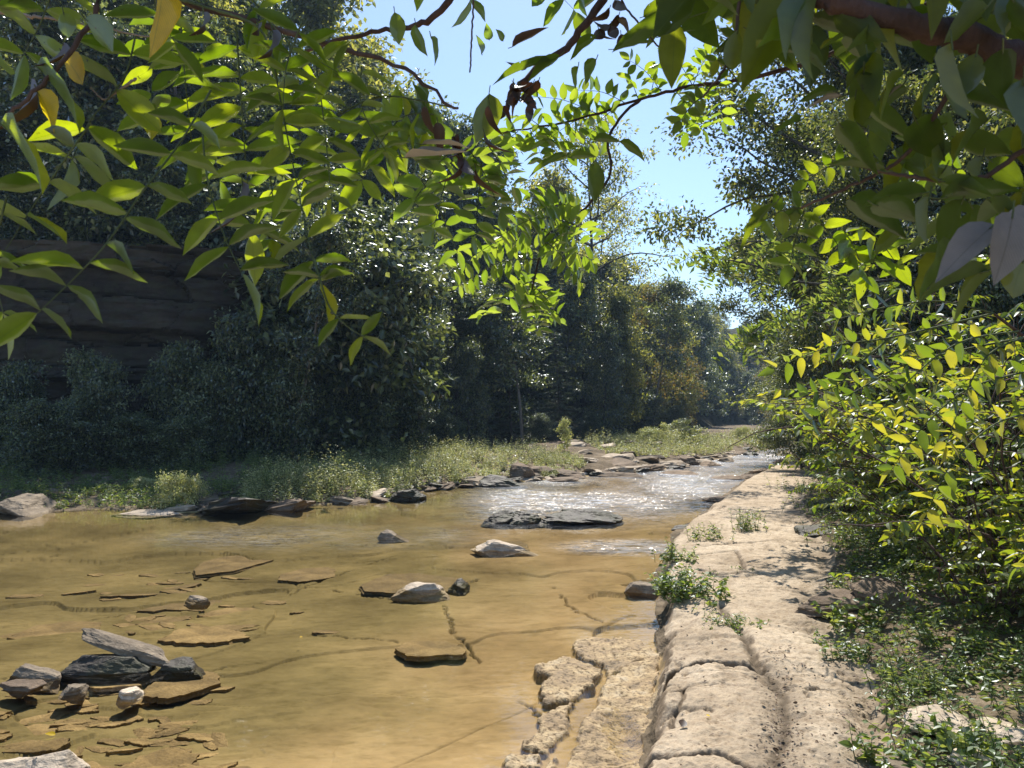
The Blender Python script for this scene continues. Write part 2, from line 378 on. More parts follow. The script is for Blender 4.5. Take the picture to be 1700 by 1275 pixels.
def terrain(x, y, detail=True):
    p = np.stack([x, y], -1)
    dw = sdf(x, y, WATER)
    warp = fbm(p * .9, 3, 5) * .22
    dwn = dw + warp * sst(60, 6, np.hypot(x, y))
    bed = -.025 - .085 * sst(0, 1.6, dwn) - .12 * sst(6, 12, y) * sst(2, -6, x) * sst(.5, 3, dwn) + .03 * fbm(p * .6, 3, 11)
    silt = sst(-.5, .6, fbm(p * .28, 3, 21) + sst(2, -5, x - .10 * y) * 1.2 - .5)
    riff = sst(15, 21, y) * sst(2.0, .5, abs(x - (1.5 + .17 * (y - 17))) / 3.2)
    bed = bed + .02 * riff
    crk_shade = np.zeros(x.shape)
    if detail:
        q = p @ np.array([[.94, -.34], [.34, .94]])
        f1, e, rid = voronoi(q * np.array([1.3, 3.4]) + .3 * fbm(p * 2, 2, 3)[..., None], 4)
        zone = np.maximum.reduce([sst(1.5, .5, np.hypot((x + 2.9) / 1.5, (y - 5.9) / 1.0)), sst(1.4, .5, np.hypot((x + 4.4) / 2.1, (y - 9.0) / 1.5)),
                                  .45 * sst(1.4, .4, np.hypot((x + 4.5) / 2.0, (y - 12.5) / 1.3))])
        f2, e2, rid2 = voronoi(q * np.array([3.0, 8.5]) + .35 * fbm(p * 3, 2, 33)[..., None], 9)
        crk_shade = np.zeros(x.shape)
        bed = bed - .02 * zone + zone * (rid - .6) * .03
        f1, e, rid = voronoi(q * np.array([.22, .5]) + .4 * fbm(p * .8, 2, 8)[..., None], 14)
        bed = bed + (rid - .5) * .085 - .02 * sst(.02, 0, e); crk_shade = np.maximum(crk_shade, .45 * sst(.018, 0, e) * sst(-.1, .25, fbm(p * 1.1, 3, 57)))  # dark line along the plate steps paints in their short shadows
        jx = .07 * fbm(p * 3.5, 3, 41) + .05 * fbm(p * 13, 2, 43) ; jy = .07 * fbm(p * 3.5, 3, 42) + .05 * fbm(p * 13, 2, 44)
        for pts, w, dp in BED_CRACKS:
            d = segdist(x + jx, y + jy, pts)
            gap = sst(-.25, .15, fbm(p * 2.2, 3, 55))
            bed = bed - dp * np.exp(-(d / w) ** 2) * gap; crk_shade = np.maximum(crk_shade, np.exp(-(d / w / .8) ** 2) * gap)
        bed = np.minimum(bed + .006 * fbm(p * 9, 3, 61), -.012)
    o = np.maximum(-dwn, 0)
    left = sst(2, -2, x - .28 * (y - 18))
    bank = .02 + .30 * sst(0, 1.6, o) + .45 * sst(1.5, 7, o) + (.08 * fbm(p * 1.3, 4, 71) + .05 * fbm(p * 4, 3, 72)) * sst(0, .8, o)
    h = np.where(dwn > 0, bed, np.maximum(bank, -.02))
    # lower shelf at the water's edge
    sm = np.zeros(x.shape)
    if detail:
        near = (y > 3.5) & (y < 8) & (abs(x) < 3)
        xs, ys = x[near], y[near]; pn = p[near]; mm = np.zeros(xs.shape); hh = np.zeros(xs.shape)
        for k, poly in enumerate(SHELVES):
            d = sdf(xs, ys, poly) + .07 * fbm(pn * 5, 4, 81 + k) + .03 * fbm(pn * 22, 3, 85 + k)
            m_ = sst(-.015, .02, d)
            top = .010 + (.012 * k) % .02 + .02 * fbm(pn * 2.2, 3, 91) + .022 * fbm(pn * 12, 4, 92)
            if k == 2:
                top = top + .01 - .075 * np.exp(-((xs - G(1030, 1200, 0)[0]) / .13) ** 2 - ((ys - G(1030, 1215, 0)[1]) / .38) ** 2)
            hh = np.where(m_ > mm, top, hh); mm = np.maximum(mm, m_)
        h[near] = h[near] * (1 - mm) + hh * mm; sm[near] = mm
    # right bank beyond the ledge, rising under the shrubs
    dl = sdf(x, y, LEDGE)
    rt = sst(0, .5, x - (LEDGE_X(y))) * (dw < 0)
    g = .29 + .13 * np.maximum(x - LEDGE_X(y), 0) + .05 * fbm(p * 1.6, 4, 101) + .025 * fbm(p * 6, 3, 102)
    rt = rt * sst(0, 1.0, -dw) * sst(0, 2, x) * sst(75, 45, y); h = h * (1 - rt) + np.maximum(h, g) * rt
    # ledge
    dn = dl + (.06 * fbm(p * 3.2, 4, 111) + .03 * fbm(p * 9, 3, 112)) * sst(40, 10, y)
    lm = sst(-.06, .03 + .012 * y, dn)
    top = .29 - .08 * sst(14, 30, y) + .035 * fbm(p * .9, 3, 121) - .05 * sst(.4, 0, dn) * sst(2.5, 1.0, x - .22 * y) - .10 * sst(.6, 0, dn) * sst(-.1, .35, fbm(p * 1.1, 3, 128)) * sst(2.2, .8, x - .2 * y)
    if detail:
        top = top + .020 * fbm(p * 5, 4, 122) + .012 * fbm(p * np.array([14, 22]), 3, 123) + .007 * vnoise(p * 45, 124)
        tr = 26 * (.05 * fbm(p * np.array([1.6, 2.6]), 4, 129) + .012 * p[..., 1]); top = top + .016 * (np.abs((tr % 1) - .5) * -2 + 1 - (tr % 1)) * sst(.0, .3, fbm(p * .8, 2, 130))
        ridge = np.abs(fbm(p * np.array([1.2, 3.4]), 4, 126)); top = top - .028 * sst(.035, 0, ridge) * sst(-.2, .3, fbm(p * 1.1, 2, 127)); crk_shade = np.maximum(crk_shade, lm * .8 * sst(.02, 0, ridge) * sst(-.1, .3, fbm(p * 1.1, 2, 127)))
        for pts, w, dp in LEDGE_CRACKS:
            d = segdist(x + .05 * fbm(p * 5, 3, 131), y + .05 * fbm(p * 5, 3, 132), pts)
            top = top - dp * np.exp(-(d / w) ** 2); crk_shade = np.maximum(crk_shade, .5 * lm * (w > .06) * np.exp(-(d / w / 2.2) ** 2)); crk_shade = np.maximum(crk_shade, lm * np.exp(-(d / w / .7) ** 2) * min(1, dp * 30)); crk_shade = np.maximum(crk_shade, .55 * lm * sst(.55, .05, dl + .25 * fbm(p * 2.5, 3, 133)) * (x > LEDGE_X(y) - .75) * sst(3, 4.5, y)) if w > .06 else crk_shade
            top = top + .02 * np.tanh((d - w) * 6) * np.exp(-d * 3) * .5
    h = h * (1 - lm) + top * lm
    # hills
    dh = sdf(x, y, FOOT); cl = sst(-5, -11, x) * sst(60, 35, y)
    up = np.maximum(dh, 0)
    nz = fbm(p * .07, 4, 141)
    hill = .62 * np.minimum(up, 34) + .12 * np.maximum(up - 34, 0) + 2.2 * nz * sst(0, 10, up)
    hill = hill * (1 - cl) + cl * (7.4 * sst(1.6, 2.6, up) + .60 * np.clip(up - 3, 0, 26) + 1.5 * nz * sst(4, 12, up))
    h = h + np.where(dh > 0, hill, 0)
    dr = np.maximum(sdf(x, y, RFOOT), 0)
    h = h + .42 * np.minimum(dr, 40) * sst(0, 4, dr) + 1.2 * fbm(p * .1, 3, 151) * sst(1, 8, dr)
    return h, dw, dwn, lm, sm, dh, silt, dr, crk_shade

_le = LEDGE[15:26]
def LEDGE_X(y):
    o = np.argsort(_le[:, 1]); return np.interp(y, _le[o, 1], _le[o, 0])

def hz(x, y):
    """ground height, read off the built sheet"""
    rr = math.hypot(x, y); aa = math.atan2(x, y); i = min(max(int(np.searchsorted(rings, rr)) - 1, 0), len(rings) - 2); j = min(max(int(np.searchsorted(az, aa)) - 1, 0), len(az) - 2)
    u = min(max((rr - rings[i]) / (rings[i + 1] - rings[i]), 0), 1); v = (aa - az[j]) / (az[j + 1] - az[j])
    return float((H[i, j] * (1 - u) + H[i + 1, j] * u) * (1 - v) + (H[i, j + 1] * (1 - u) + H[i + 1, j + 1] * u) * v)

def polar(rings, az):
    rr, aa = np.meshgrid(rings, az, indexing='ij'); x = rr * np.sin(aa); y = rr * np.cos(aa)
    n, m = x.shape; i = np.arange(n - 1)[:, None] * m + np.arange(m - 1)[None]
    return x, y, np.stack([i, i + 1, i + m + 1, i + m], -1).reshape(-1, 4)

az = np.concatenate([np.arange(-180, -46, 3.0), np.arange(-46, -37, .4), np.arange(-37, 37, .065), np.arange(37, 46, .4), np.arange(46, 180.1, 3.0)]) * np.pi / 180
rings = np.concatenate([np.linspace(.02, 3.6, 14), 3.8 * 1.0032 ** np.arange(0, 408), 14.02 * 1.006 ** np.arange(0, 98), 25.3 * 1.011 ** np.arange(0, 80), 61 * 1.035 ** np.arange(0, 56)])
gx, gy, gf = polar(rings, az)
H, DW, DWN, LM, SM, DH, SILT, DR, CRK_SHADE = terrain(gx, gy)
V = np.stack([gx, gy, H], -1).reshape(-1, 3)
fc = lambda a: a.ravel()[gf].mean(1)
is_path = fc(LM) > .45; is_shelf = (fc(SM) > .4) & ~is_path
is_hill = ((fc(DH) > 0) | (fc(DR) > 2.5)) & ~is_path
is_bed = (fc(DWN) > .0) & ~is_path & ~is_shelf & ~is_hill
is_gnd = ~(is_path | is_shelf | is_hill | is_bed)

def submesh(name, sel, mat, attr=None):
    f = gf[sel]; u, inv = np.unique(f, return_inverse=True)
    mb = MB(); mb.add(V[u], inv.reshape(-1, 4)); o = mb.build(name, mat)
    if attr is not None:
        for nm, ar in attr.items():
            a = o.data.attributes.new(nm, 'FLOAT', 'POINT'); a.data.foreach_set('value', ar.ravel()[u].astype(np.float32))
    return tag(o, kind='structure')

def groundmats():
    m, nt, out = newmat('sandy_sandstone_ledge'); k = NT(nt); v = k.pos()
    n1 = k.noise(v, 1.1, 6, .6); n2 = k.noise(v, 9, 6, .68); n3 = k.noise(k.pos((1, 1.8, 1)), 60, 4, .7)
    c = k.ramp(n1, [(.3, (.32, .25, .17)), (.5, (.43, .345, .245)), (.7, (.52, .43, .315))])
    c = k.mix(1, c, k.ramp(n2, [(.3, (.70, .66, .60)), (.5, (1, 1, 1)), (.75, (1.15, 1.14, 1.1))]), 'MULTIPLY')
    sp = k.ramp(n3, [(.0, (.45, .38, .32)), (.36, (.55, .48, .4)), (.44, (1, 1, 1))]); c = k.mix(.55, c, k.mix(1, c, sp, 'MULTIPLY'))
    c = k.mix(k.math('MULTIPLY', k.ramp(k.noise(k.pos((1, 2.5, 1)), 16, 5, .75), [(.56, (0, 0, 0)), (.62, (1, 1, 1))]), .5), c, (.16, .11, .07))
    dirt = k.ramp(k.noise(v, 2.6, 6, .7), [(.52, (0, 0, 0)), (.68, (1, 1, 1))]); c = k.mix(k.math('MULTIPLY', dirt, .5), c, (.20, .14, .085))
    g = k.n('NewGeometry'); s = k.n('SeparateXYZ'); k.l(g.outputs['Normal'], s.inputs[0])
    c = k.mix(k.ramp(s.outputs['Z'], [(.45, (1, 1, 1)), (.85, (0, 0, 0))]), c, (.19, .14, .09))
    ck = k.n('Attribute', attribute_name='crack'); c = k.mix(k.math('MULTIPLY', ck.outputs['Fac'], .9), c, (.075, .055, .035))
    b = k.n('BsdfPrincipled'); k.l(c, b.inputs['Base Color']); b.inputs['Roughness'].default_value = .92; b.inputs['Specular IOR Level'].default_value = .2
    k.l(k.bump(k.math('ADD', k.math('MULTIPLY', n3, .4), n2), .7, .03), b.inputs['Normal']); k.l(b.outputs[0], out.inputs['Surface']); M['ledge'] = m

    m, nt, out = newmat('wet_pitted_shelf'); k = NT(nt); v = k.pos()
    n1 = k.noise(v, 3, 6, .62); n2 = k.noise(v, 26, 5, .7)
    c = k.ramp(n1, [(.30, (.16, .11, .05)), (.44, (.29, .21, .12)), (.56, (.42, .32, .19)), (.7, (.42, .35, .25))])
    c = k.mix(1, c, k.ramp(n2, [(.36, (.25, .22, .19)), (.5, (1, 1, 1)), (.7, (1.25, 1.22, 1.15))]), 'MULTIPLY')
    b = k.n('BsdfPrincipled'); k.l(c, b.inputs['Base Color'])
    k.l(k.ramp(n1, [(.35, (.35, .35, .35)), (.5, (.9, .9, .9))]), b.inputs['Roughness']); b.inputs['Specular IOR Level'].default_value = .2
    k.l(k.bump(n2, .8, .03), b.inputs['Normal']); k.l(b.outputs[0], out.inputs['Surface']); M['shelf'] = m

    m, nt, out = newmat('silted_riverbed'); k = NT(nt); v = k.pos()
    at = k.n('Attribute', attribute_name='silt'); n1 = k.noise(v, .7, 6, .6); n2 = k.noise(k.pos((1, 2.2, 1)), 5, 6, .68); n3 = k.noise(v, 40, 4, .7)
    tan = k.ramp(n1, [(.3, (.24, .175, .092)), (.5, (.35, .258, .142)), (.7, (.45, .345, .205))])
    olv = k.ramp(n1, [(.3, (.13, .105, .052)), (.5, (.21, .172, .085)), (.7, (.30, .24, .12))])
    c = k.mix(at.outputs['Fac'], tan, olv)
    c = k.mix(1, c, k.ramp(n2, [(.3, (.74, .73, .68)), (.5, (1, 1, 1)), (.72, (1.12, 1.1, 1.08))]), 'MULTIPLY')
    sp = k.ramp(n3, [(.0, (.35, .32, .28)), (.27, (.4, .36, .3)), (.33, (1, 1, 1))]); c = k.mix(1, c, sp, 'MULTIPLY')
    ck = k.n('Attribute', attribute_name='crack'); c = k.mix(k.math('MULTIPLY', ck.outputs['Fac'], .85), c, (.05, .036, .016))  # dark fill of silted cracks, plus painted shade along plate steps
    b = k.n('BsdfPrincipled'); k.l(c, b.inputs['Base Color']); b.inputs['Roughness'].default_value = 1; b.inputs['Specular IOR Level'].default_value = 0
    k.l(k.bump(n2, .35, .03), b.inputs['Normal']); k.l(b.outputs[0], out.inputs['Surface']); M['bed'] = m

    m, nt, out = newmat('stony_river_bank'); k = NT(nt); v = k.pos()
    n1 = k.noise(v, .9, 6, .65); n2 = k.noise(k.pos((1, 1, 3)), 7, 6, .7)
    c = k.ramp(n1, [(.3, (.075, .058, .036)), (.5, (.15, .115, .075)), (.7, (.25, .20, .14))])
    c = k.mix(1, c, k.ramp(n2, [(.3, (.5, .47, .43)), (.5, (1, 1, 1)), (.75, (1.3, 1.27, 1.2))]), 'MULTIPLY')
    b = k.n('BsdfPrincipled'); k.l(c, b.inputs['Base Color']); b.inputs['Roughness'].default_value = .95; b.inputs['Specular IOR Level'].default_value = .15
    k.l(k.bump(n2, .9, .06), b.inputs['Normal']); k.l(b.outputs[0], out.inputs['Surface']); M['ground'] = m

    m, nt, out = newmat('wooded_slope_soil'); k = NT(nt); v = k.pos()
    n1 = k.noise(v, .5, 6, .65); c = k.ramp(n1, [(.3, (.025, .028, .014)), (.5, (.05, .045, .026)), (.7, (.085, .07, .045))])
    b = k.n('BsdfPrincipled'); k.l(c, b.inputs['Base Color']); b.inputs['Roughness'].default_value = 1; b.inputs['Specular IOR Level'].default_value = .05
    k.l(k.bump(k.noise(v, 3, 5, .7), 1, .2), b.inputs['Normal']); k.l(b.outputs[0], out.inputs['Surface']); M['slope'] = m

    m, nt, out = newmat('clear_river_water'); k = NT(nt)
    at = k.n('Attribute', attribute_name='riffle'); rf = at.outputs['Fac']
    def col(scale, sx, sy, det):
        nd = k.n('TexNoise'); nd.inputs['Scale'].default_value = scale; nd.inputs['Detail'].default_value = det; nd.inputs['Roughness'].default_value = .6; nd.inputs['Distortion'].default_value = .5
        k.l(k.pos((sx, sy, 1)), nd.inputs['Vector']); v = k.n('VectorMath', operation='SUBTRACT'); k.l(nd.outputs['Color'], v.inputs[0]); v.inputs[1].default_value = (.5, .5, .5); return v.outputs[0]
    def scl(v, f):
        n = k.n('VectorMath', operation='SCALE'); k.l(v, n.inputs[0])
        if hasattr(f, 'links'): k.l(f, n.inputs['Scale'])
        else: n.inputs['Scale'].default_value = f
        return n.outputs[0]
    def vadd(a, b):
        n = k.n('VectorMath', operation='ADD'); k.l(a, n.inputs[0])
        if hasattr(b, 'links'): k.l(b, n.inputs[1])
        else: n.inputs[1].default_value = b
        return n.outputs[0]
    slope = vadd(scl(col(2.2, 1, 2.2, 2), k.math('MULTIPLY_ADD', rf, 1.8, .035)), scl(col(11, 1, 1.8, 2), k.math('MULTIPLY_ADD', rf, 3.2, .065)))
    sx = k.n('VectorMath', operation='MULTIPLY'); k.l(slope, sx.inputs[0]); sx.inputs[1].default_value = (1, 1, 0)
    nn_ = k.n('VectorMath', operation='NORMALIZE'); k.l(vadd(sx.outputs[0], (0, 0, 1)), nn_.inputs[0]); nb = nn_.outputs[0]
    fr = k.n('Fresnel'); fr.inputs['IOR'].default_value = 1.33; k.l(nb, fr.inputs['Normal'])
    gl = k.n('BsdfGlossy'); k.l(k.math('MULTIPLY_ADD', rf, .14, .05), gl.inputs['Roughness']); k.l(nb, gl.inputs['Normal'])
    tr = k.n('BsdfTransparent'); tr.inputs['Color'].default_value = (.95, .92, .83, 1)
    mx = k.n('MixShader'); k.l(fr.outputs[0], mx.inputs[0]); k.l(tr.outputs[0], mx.inputs[1]); k.l(gl.outputs[0], mx.inputs[2])
    fo = k.n('BsdfDiffuse'); fo.inputs['Color'].default_value = (.62, .68, .76, 1)  # blue-white foam colour that also paints sky reflection into the riffle
    fn = k.ramp(k.noise(k.pos((.8, 2.4, 1)), 3.2, 5, .7, .6), [(.40, (0, 0, 0)), (.62, (1, 1, 1))])
    fm = k.n('MixShader'); k.l(k.math('MULTIPLY', k.math('MULTIPLY', fn, rf), .50), fm.inputs[0]); k.l(mx.outputs[0], fm.inputs[1]); k.l(fo.outputs[0], fm.inputs[2])
    k.l(fm.outputs[0], out.inputs['Surface']); M['water'] = m
groundmats()
submesh('rock_path', is_path, M['ledge'], dict(crack=CRK_SHADE)); submesh('rock_shelf', is_shelf, M['shelf'])
submesh('riverbed', is_bed, M['bed'], dict(silt=SILT, crack=CRK_SHADE)); submesh('river_bank', is_gnd, M['ground']); submesh('hillside', is_hill, M['slope'])

# water sheet
waz = np.arange(-80, 60.1, .3) * np.pi / 180; wr = 2.2 * 1.011 ** np.arange(0, 345)
wx, wy, wf = polar(wr, waz); wd = sdf(wx, wy, WATER)
rfl = np.maximum.reduce([sst(14.5, 22, wy) * sst(1.35, .55, np.abs(wx - (1.4 + .22 * (wy - 17))) / (2.2 + .18 * np.maximum(wy - 15, 0))),
                         .6 * sst(1, .3, np.hypot((wx - 2.0) / 1.6, (wy - 13.6) / 1.1)), .35 * sst(1, .2, np.hypot((wx + 3.5) / 4.2, (wy - 14.8) / 2.2)), sst(30, 40, wy),
                         .12 * sst(1, .2, np.hypot((wx - 1.4) / .9, (wy - 8.2) / 1.3))])
rfl = np.clip(rfl * (.75 + .9 * fbm(np.stack([wx * .5, wy * .25], -1), 3, 77)), 0, 1)
keep = wd.ravel()[wf].max(1) > -.9
u, inv = np.unique(wf[keep], return_inverse=True)
mb = MB(); mb.add(np.stack([wx, wy, np.zeros_like(wx)], -1).reshape(-1, 3)[u], inv.reshape(-1, 4))
water = tag(mb.build('water', M['water']), kind='structure')
a = water.data.attributes.new('riffle', 'FLOAT', 'POINT'); a.data.foreach_set('value', rfl.ravel()[u].astype(np.float32))

# ------------------------------------------------------------------ the sandstone cliff on the far left
def build_cliff():
    line = smooth_path([(-46, 27.2), (-30, 26.6), (-20, 26.3), (-14.5, 26.6), (-11.5, 27.6), (-9.3, 29.6), (-7.6, 32.5), (-6.2, 36)], 420)
    nz = 130; z = np.linspace(-.5, 8.2, nz)
    t = nrm(np.gradient(line, axis=0)); nn = np.stack([t[:, 1], -t[:, 0]], -1)
    L = np.concatenate([[0], np.cumsum(np.linalg.norm(np.diff(line, axis=0), axis=1))])
    S, Z = np.meshgrid(L, z, indexing='ij')
    q = np.stack([S * .35, Z * .35], -1)
    zz = Z + .55 * fbm(np.stack([S * .10, Z * .05], -1), 3, 3) + .045 * (S - 30)
    bands = np.array([0, 1.0, 1.9, 2.5, 3.6, 4.1, 5.0, 5.4, 6.6, 7.6, 8.3, 9.3, 20]); off = np.array([.35, -.25, .35, .05, .55, -.1, .3, .6, .45, .9, .65, 1.0])
    k = np.clip(np.searchsorted(bands, zz) - 1, 0, 11); fr = zz - bands[k]
    f1, e, rid = voronoi(np.stack([S * .42 + k * 3.7 + .2 * fbm(q * 2, 3, 4), zz * .8 + .15 * fbm(q * 3, 3, 6)], -1), 5)
    out = off[k] * .9 + (rid - .5) * .9 - .16 * np.exp(-(fr / .07) ** 2) - .06 * sst(.04, 0, e) + .7 * fbm(q * .7, 4, 7) + .12 * fbm(np.stack([S * 1.5, Z * 5], -1), 4, 9)
    X = line[:, None, :] + nn[:, None, :] * out[..., None]
    V_ = np.concatenate([X, Z[..., None]], -1)
    back = V_[:, -1] - np.concatenate([nn * 5, np.full((len(nn), 1), -.8)], -1)
    V_ = np.concatenate([V_, back[:, None]], 1); n, m = V_.shape[:2]
    i = np.arange(n - 1)[:, None] * m + np.arange(m - 1)[None]
    mb = MB(); mb.add(V_.reshape(-1, 3), np.stack([i, i + m, i + m + 1, i + 1], -1).reshape(-1, 4))
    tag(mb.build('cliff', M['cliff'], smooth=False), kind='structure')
build_cliff()
# ------------------------------------------------------------------ stones
def rock_mesh(name, size, seed, mat, n=14, planes=12, layers=True, rough=.07, taper=0.0):
    """an angular bedded stone: the cut of a box by random planes, roughened; size is the full extent"""
    r = np.random.default_rng(seed); g = np.linspace(-1, 1, n + 1); mb = MB()
    nd = nrm(r.normal(size=(planes, 3)) * np.array([1, 1, .55 if layers else .9])); dd = r.uniform(.58, .95, planes)
    box = np.array([(1, 0, 0), (-1, 0, 0), (0, 1, 0), (0, -1, 0), (0, 0, 1), (0, 0, -1)], float)
    tilt = nrm(box + r.normal(size=(6, 3)) * .16); N = np.vstack([tilt, nd]); D = np.concatenate([r.uniform(.78, .95, 6), dd])
    for ax in range(3):
        for sg in (-1, 1):
            a, b = np.meshgrid(g, g, indexing='ij'); p = np.zeros(a.shape + (3,)); p[..., ax] = sg; p[..., (ax + 1) % 3] = a * sg; p[..., (ax + 2) % 3] = b
            d = nrm(p.reshape(-1, 3)); k = d @ N.T; rad = np.where(k > 1e-4, D / np.maximum(k, 1e-4), 9).min(1); q = d * rad[:, None]
            if layers: q[:, :2] *= (1 + .05 * np.tanh(4 * np.sin(q[:, 2:3] * 9 + seed + 2 * vnoise(q * 1.5, seed + 3)[:, None])) * (.5 + .5 * vnoise(q * 2, seed)[:, None]))
            q[:, :2] *= (1.06 + taper * .12 - (.16 + taper) * np.clip(q[:, 2:3], -1, 1))
            q = q + d * (rough * 1.6 * fbm(q * 1.7 + seed, 4, seed)[:, None] + rough * .6 * fbm(q * 6 + seed, 3, seed + 9)[:, None])
            i = np.arange(n)[:, None] * (n + 1) + np.arange(n)[None]
            mb.add(q * np.asarray(size) / 2, np.stack([i, i + n + 1, i + n + 2, i + 1], -1).reshape(-1, 4))
    o = mb.build(name, mat, smooth=False)
    import bmesh
    bm = bmesh.new(); bm.from_mesh(o.data); bmesh.ops.remove_doubles(bm, verts=bm.verts, dist=1e-4); bmesh.ops.recalc_face_normals(bm, faces=bm.faces); bm.to_mesh(o.data); bm.free()
    return o

def stone(px0, py0, px1, py1, h, depth, label, mat='rock', rz=0, tilt=(0, 0), seed=1, name='river_stone', cat='rock', z=0.0, sink=.35, n=14, group=None, layers=True, rough=.075, thick=None):
    """stone whose visible foot spans px0..px1 at row py1 (z plane), h high and depth deep"""
    a = G(px0, py1, z); b = G(px1, py1, z); w = abs(b[0] - a[0]); c = (a + b) / 2
    h *= .66; cy = c[1] + depth * .38; lo = min(z - h * sink, hz(c[0], cy) - .04) if z <= .2 else z - h * sink; T = thick or z + h - lo; lo = z + h - T
    o = rock_mesh(name, (w * 1.12, max(depth, 1.6 * T), T * 1.08), seed, M[mat], n, layers=layers, rough=rough, taper=.30 if z <= 0 and not thick else 0)
    o.location = (c[0], cy, lo + T / 2); o.rotation_euler = (tilt[0], tilt[1], rz)
    tag(o, label, cat, group); return o

S = stone
# the pile in the near left of the river
S(100, 1055, 285, 1108, .34, .22, 'long slanted grey slab propped up on a dark boulder at the left of the river', 'rock', -.12, (.25, .25), 3, thick=.10, n=20)
S(88, 1065, 240, 1120, .20, .40, 'dark blocky boulder carrying the long slanted slab', 'wet_rock', .2, (0, 0), 5, n=16, name='river_boulder', cat='boulder')
S(245, 1083, 328, 1112, .09, .26, 'low dark flat stone at the right foot of the slanted slab', 'wet_rock', -.1, (.1, .05), 7)
S(2, 1098, 98, 1128, .10, .26, 'pale grey slab with a ragged edge by the left picture border', 'rock', -.25, (.12, .1), 9)
S(-10, 1118, 68, 1146, .07, .24, 'thin flat stone lying in front of the ragged pale slab', 'brown_rock', -.1, (.1, 0), 11, thick=.10)
S(98, 1122, 136, 1152, .09, .18, 'small upright pale stone between the ragged slab and the round speckled stone', 'rock', .3, (.1, .1), 13, thick=.15)
S(190, 1128, 236, 1158, .09, .18, 'small white speckled stone at the corner of a drowned slab', 'pale_rock', .1, (0, -.1), 15, thick=.15)
S(14, 1232, 135, 1292, .17, .22, 'long pale slab pointing down right in the bottom left corner', 'pale_rock', -.55, (.1, .22), 17, n=16)
S(-50, 1258, 55, 1300, .12, .28, 'pale flat stone cut by the bottom left corner of the picture', 'pale_rock', .1, (.1, 0), 19)
S(304, 984, 350, 997, .05, .2, 'small dark stone just breaking the water left of the middle', 'rock', -.15, (0, .1), 21, thick=.15)
# stones of the middle
S(643, 958, 734, 981, .09, .42, 'white flat-topped slab standing out of the tan shallows', 'pale_rock', .12, (.06, -.05), 23, n=18)
S(750, 955, 781, 968, .08, .2, 'small dark stone right beside the white flat-topped slab', 'wet_rock', 0, (0, .1), 25)
S(780, 890, 884, 914, .17, .6, 'big pale boulder with a dark left end in front of the black rock island', 'pale_rock', -.05, (.0, .1), 27, n=18, name='river_boulder', cat='boulder')
S(624, 875, 672, 889, .11, .3, 'small grey stone with a knob on its left alone in the glinting shallows', 'rock', .1, (0, .15), 29)
S(1043, 952, 1098, 984, .19, .40, 'rounded tan boulder at the water edge below the weedy ledge', 'rock', -.1, (0, .05), 31, layers=False, n=18, name='river_boulder', cat='boulder')
S(1126, 866, 1166, 879, .12, .4, 'dark wet stone touching the ledge upstream of the weeds', 'wet_rock', 0, (0, 0), 33)
# black island
for k, (a, b, c, d, h, dp, lb, sd, tl) in enumerate([
    (798, 845, 862, 869, .3, .8, 'leftmost pointed stone of the black rock island', 35, (0, -.16)),
    (850, 845, 906, 870, .34, .7, 'second stone from the left in the black rock island', 37, (0, .1)),
    (893, 845, 948, 870, .22, .7, 'lowest stone in the middle of the black rock island', 39, (0, 0)),
    (925, 842, 1042, 870, .36, 1.3, 'longest stone, mossy and tapering right, of the black rock island', 41, (0, .10))]):
    S(a, b, c, d, h, dp, lb, 'wet_rock', .05 * (k - 1), tl, sd, n=24, rough=.15, layers=False, group='stones of the black rock island', name='island_rock')
# left shore
S(180, 840, 281, 855, .10, .8, 'flat pale slab lying in the shadowed water off the left bank', 'pale_rock', .0, (.02, -.03), 43, n=16)
S(-30, 825, 52, 855, .55, 1.6, 'big smooth grey boulder at the left border in the shade', 'rock', .1, (0, .06), 45, n=20, name='river_boulder', cat='boulder', layers=False)
S(316, 826, 402, 851, .38, 1.3, 'broad dark mossy boulder at the tip of the grassy bar', 'wet_rock', .1, (0, .04), 47, n=20, name='river_boulder', cat='boulder')
S(408, 830, 434, 848, .26, .4, 'small round dark stone beside the broad mossy boulder', 'wet_rock', 0, (0, 0), 49, layers=False)
S(640, 811, 698, 831, .38, .9, 'dark square boulder at the bar edge below the tall weeds', 'wet_rock', -.1, (0, .05), 51, n=18, name='river_boulder', cat='boulder')
S(798, 785, 872, 808, .42, 1.0, 'dark slanting boulder on the bar left of the brown block', 'wet_rock', .1, (.05, .14), 53, n=18, name='river_boulder', cat='boulder')
S(846, 764, 888, 791, .62, .8, 'upright brown block standing in the weeds of the bar', 'brown_rock', .3, (0, .06), 55, n=18, z=.15, name='river_boulder', cat='boulder')
S(650, 725, 715, 752, 1.2, 2.4, 'large rounded grey boulder behind the tall weeds', 'rock', .1, (0, .1), 57, n=20, z=.4, layers=False, name='river_boulder', cat='boulder')
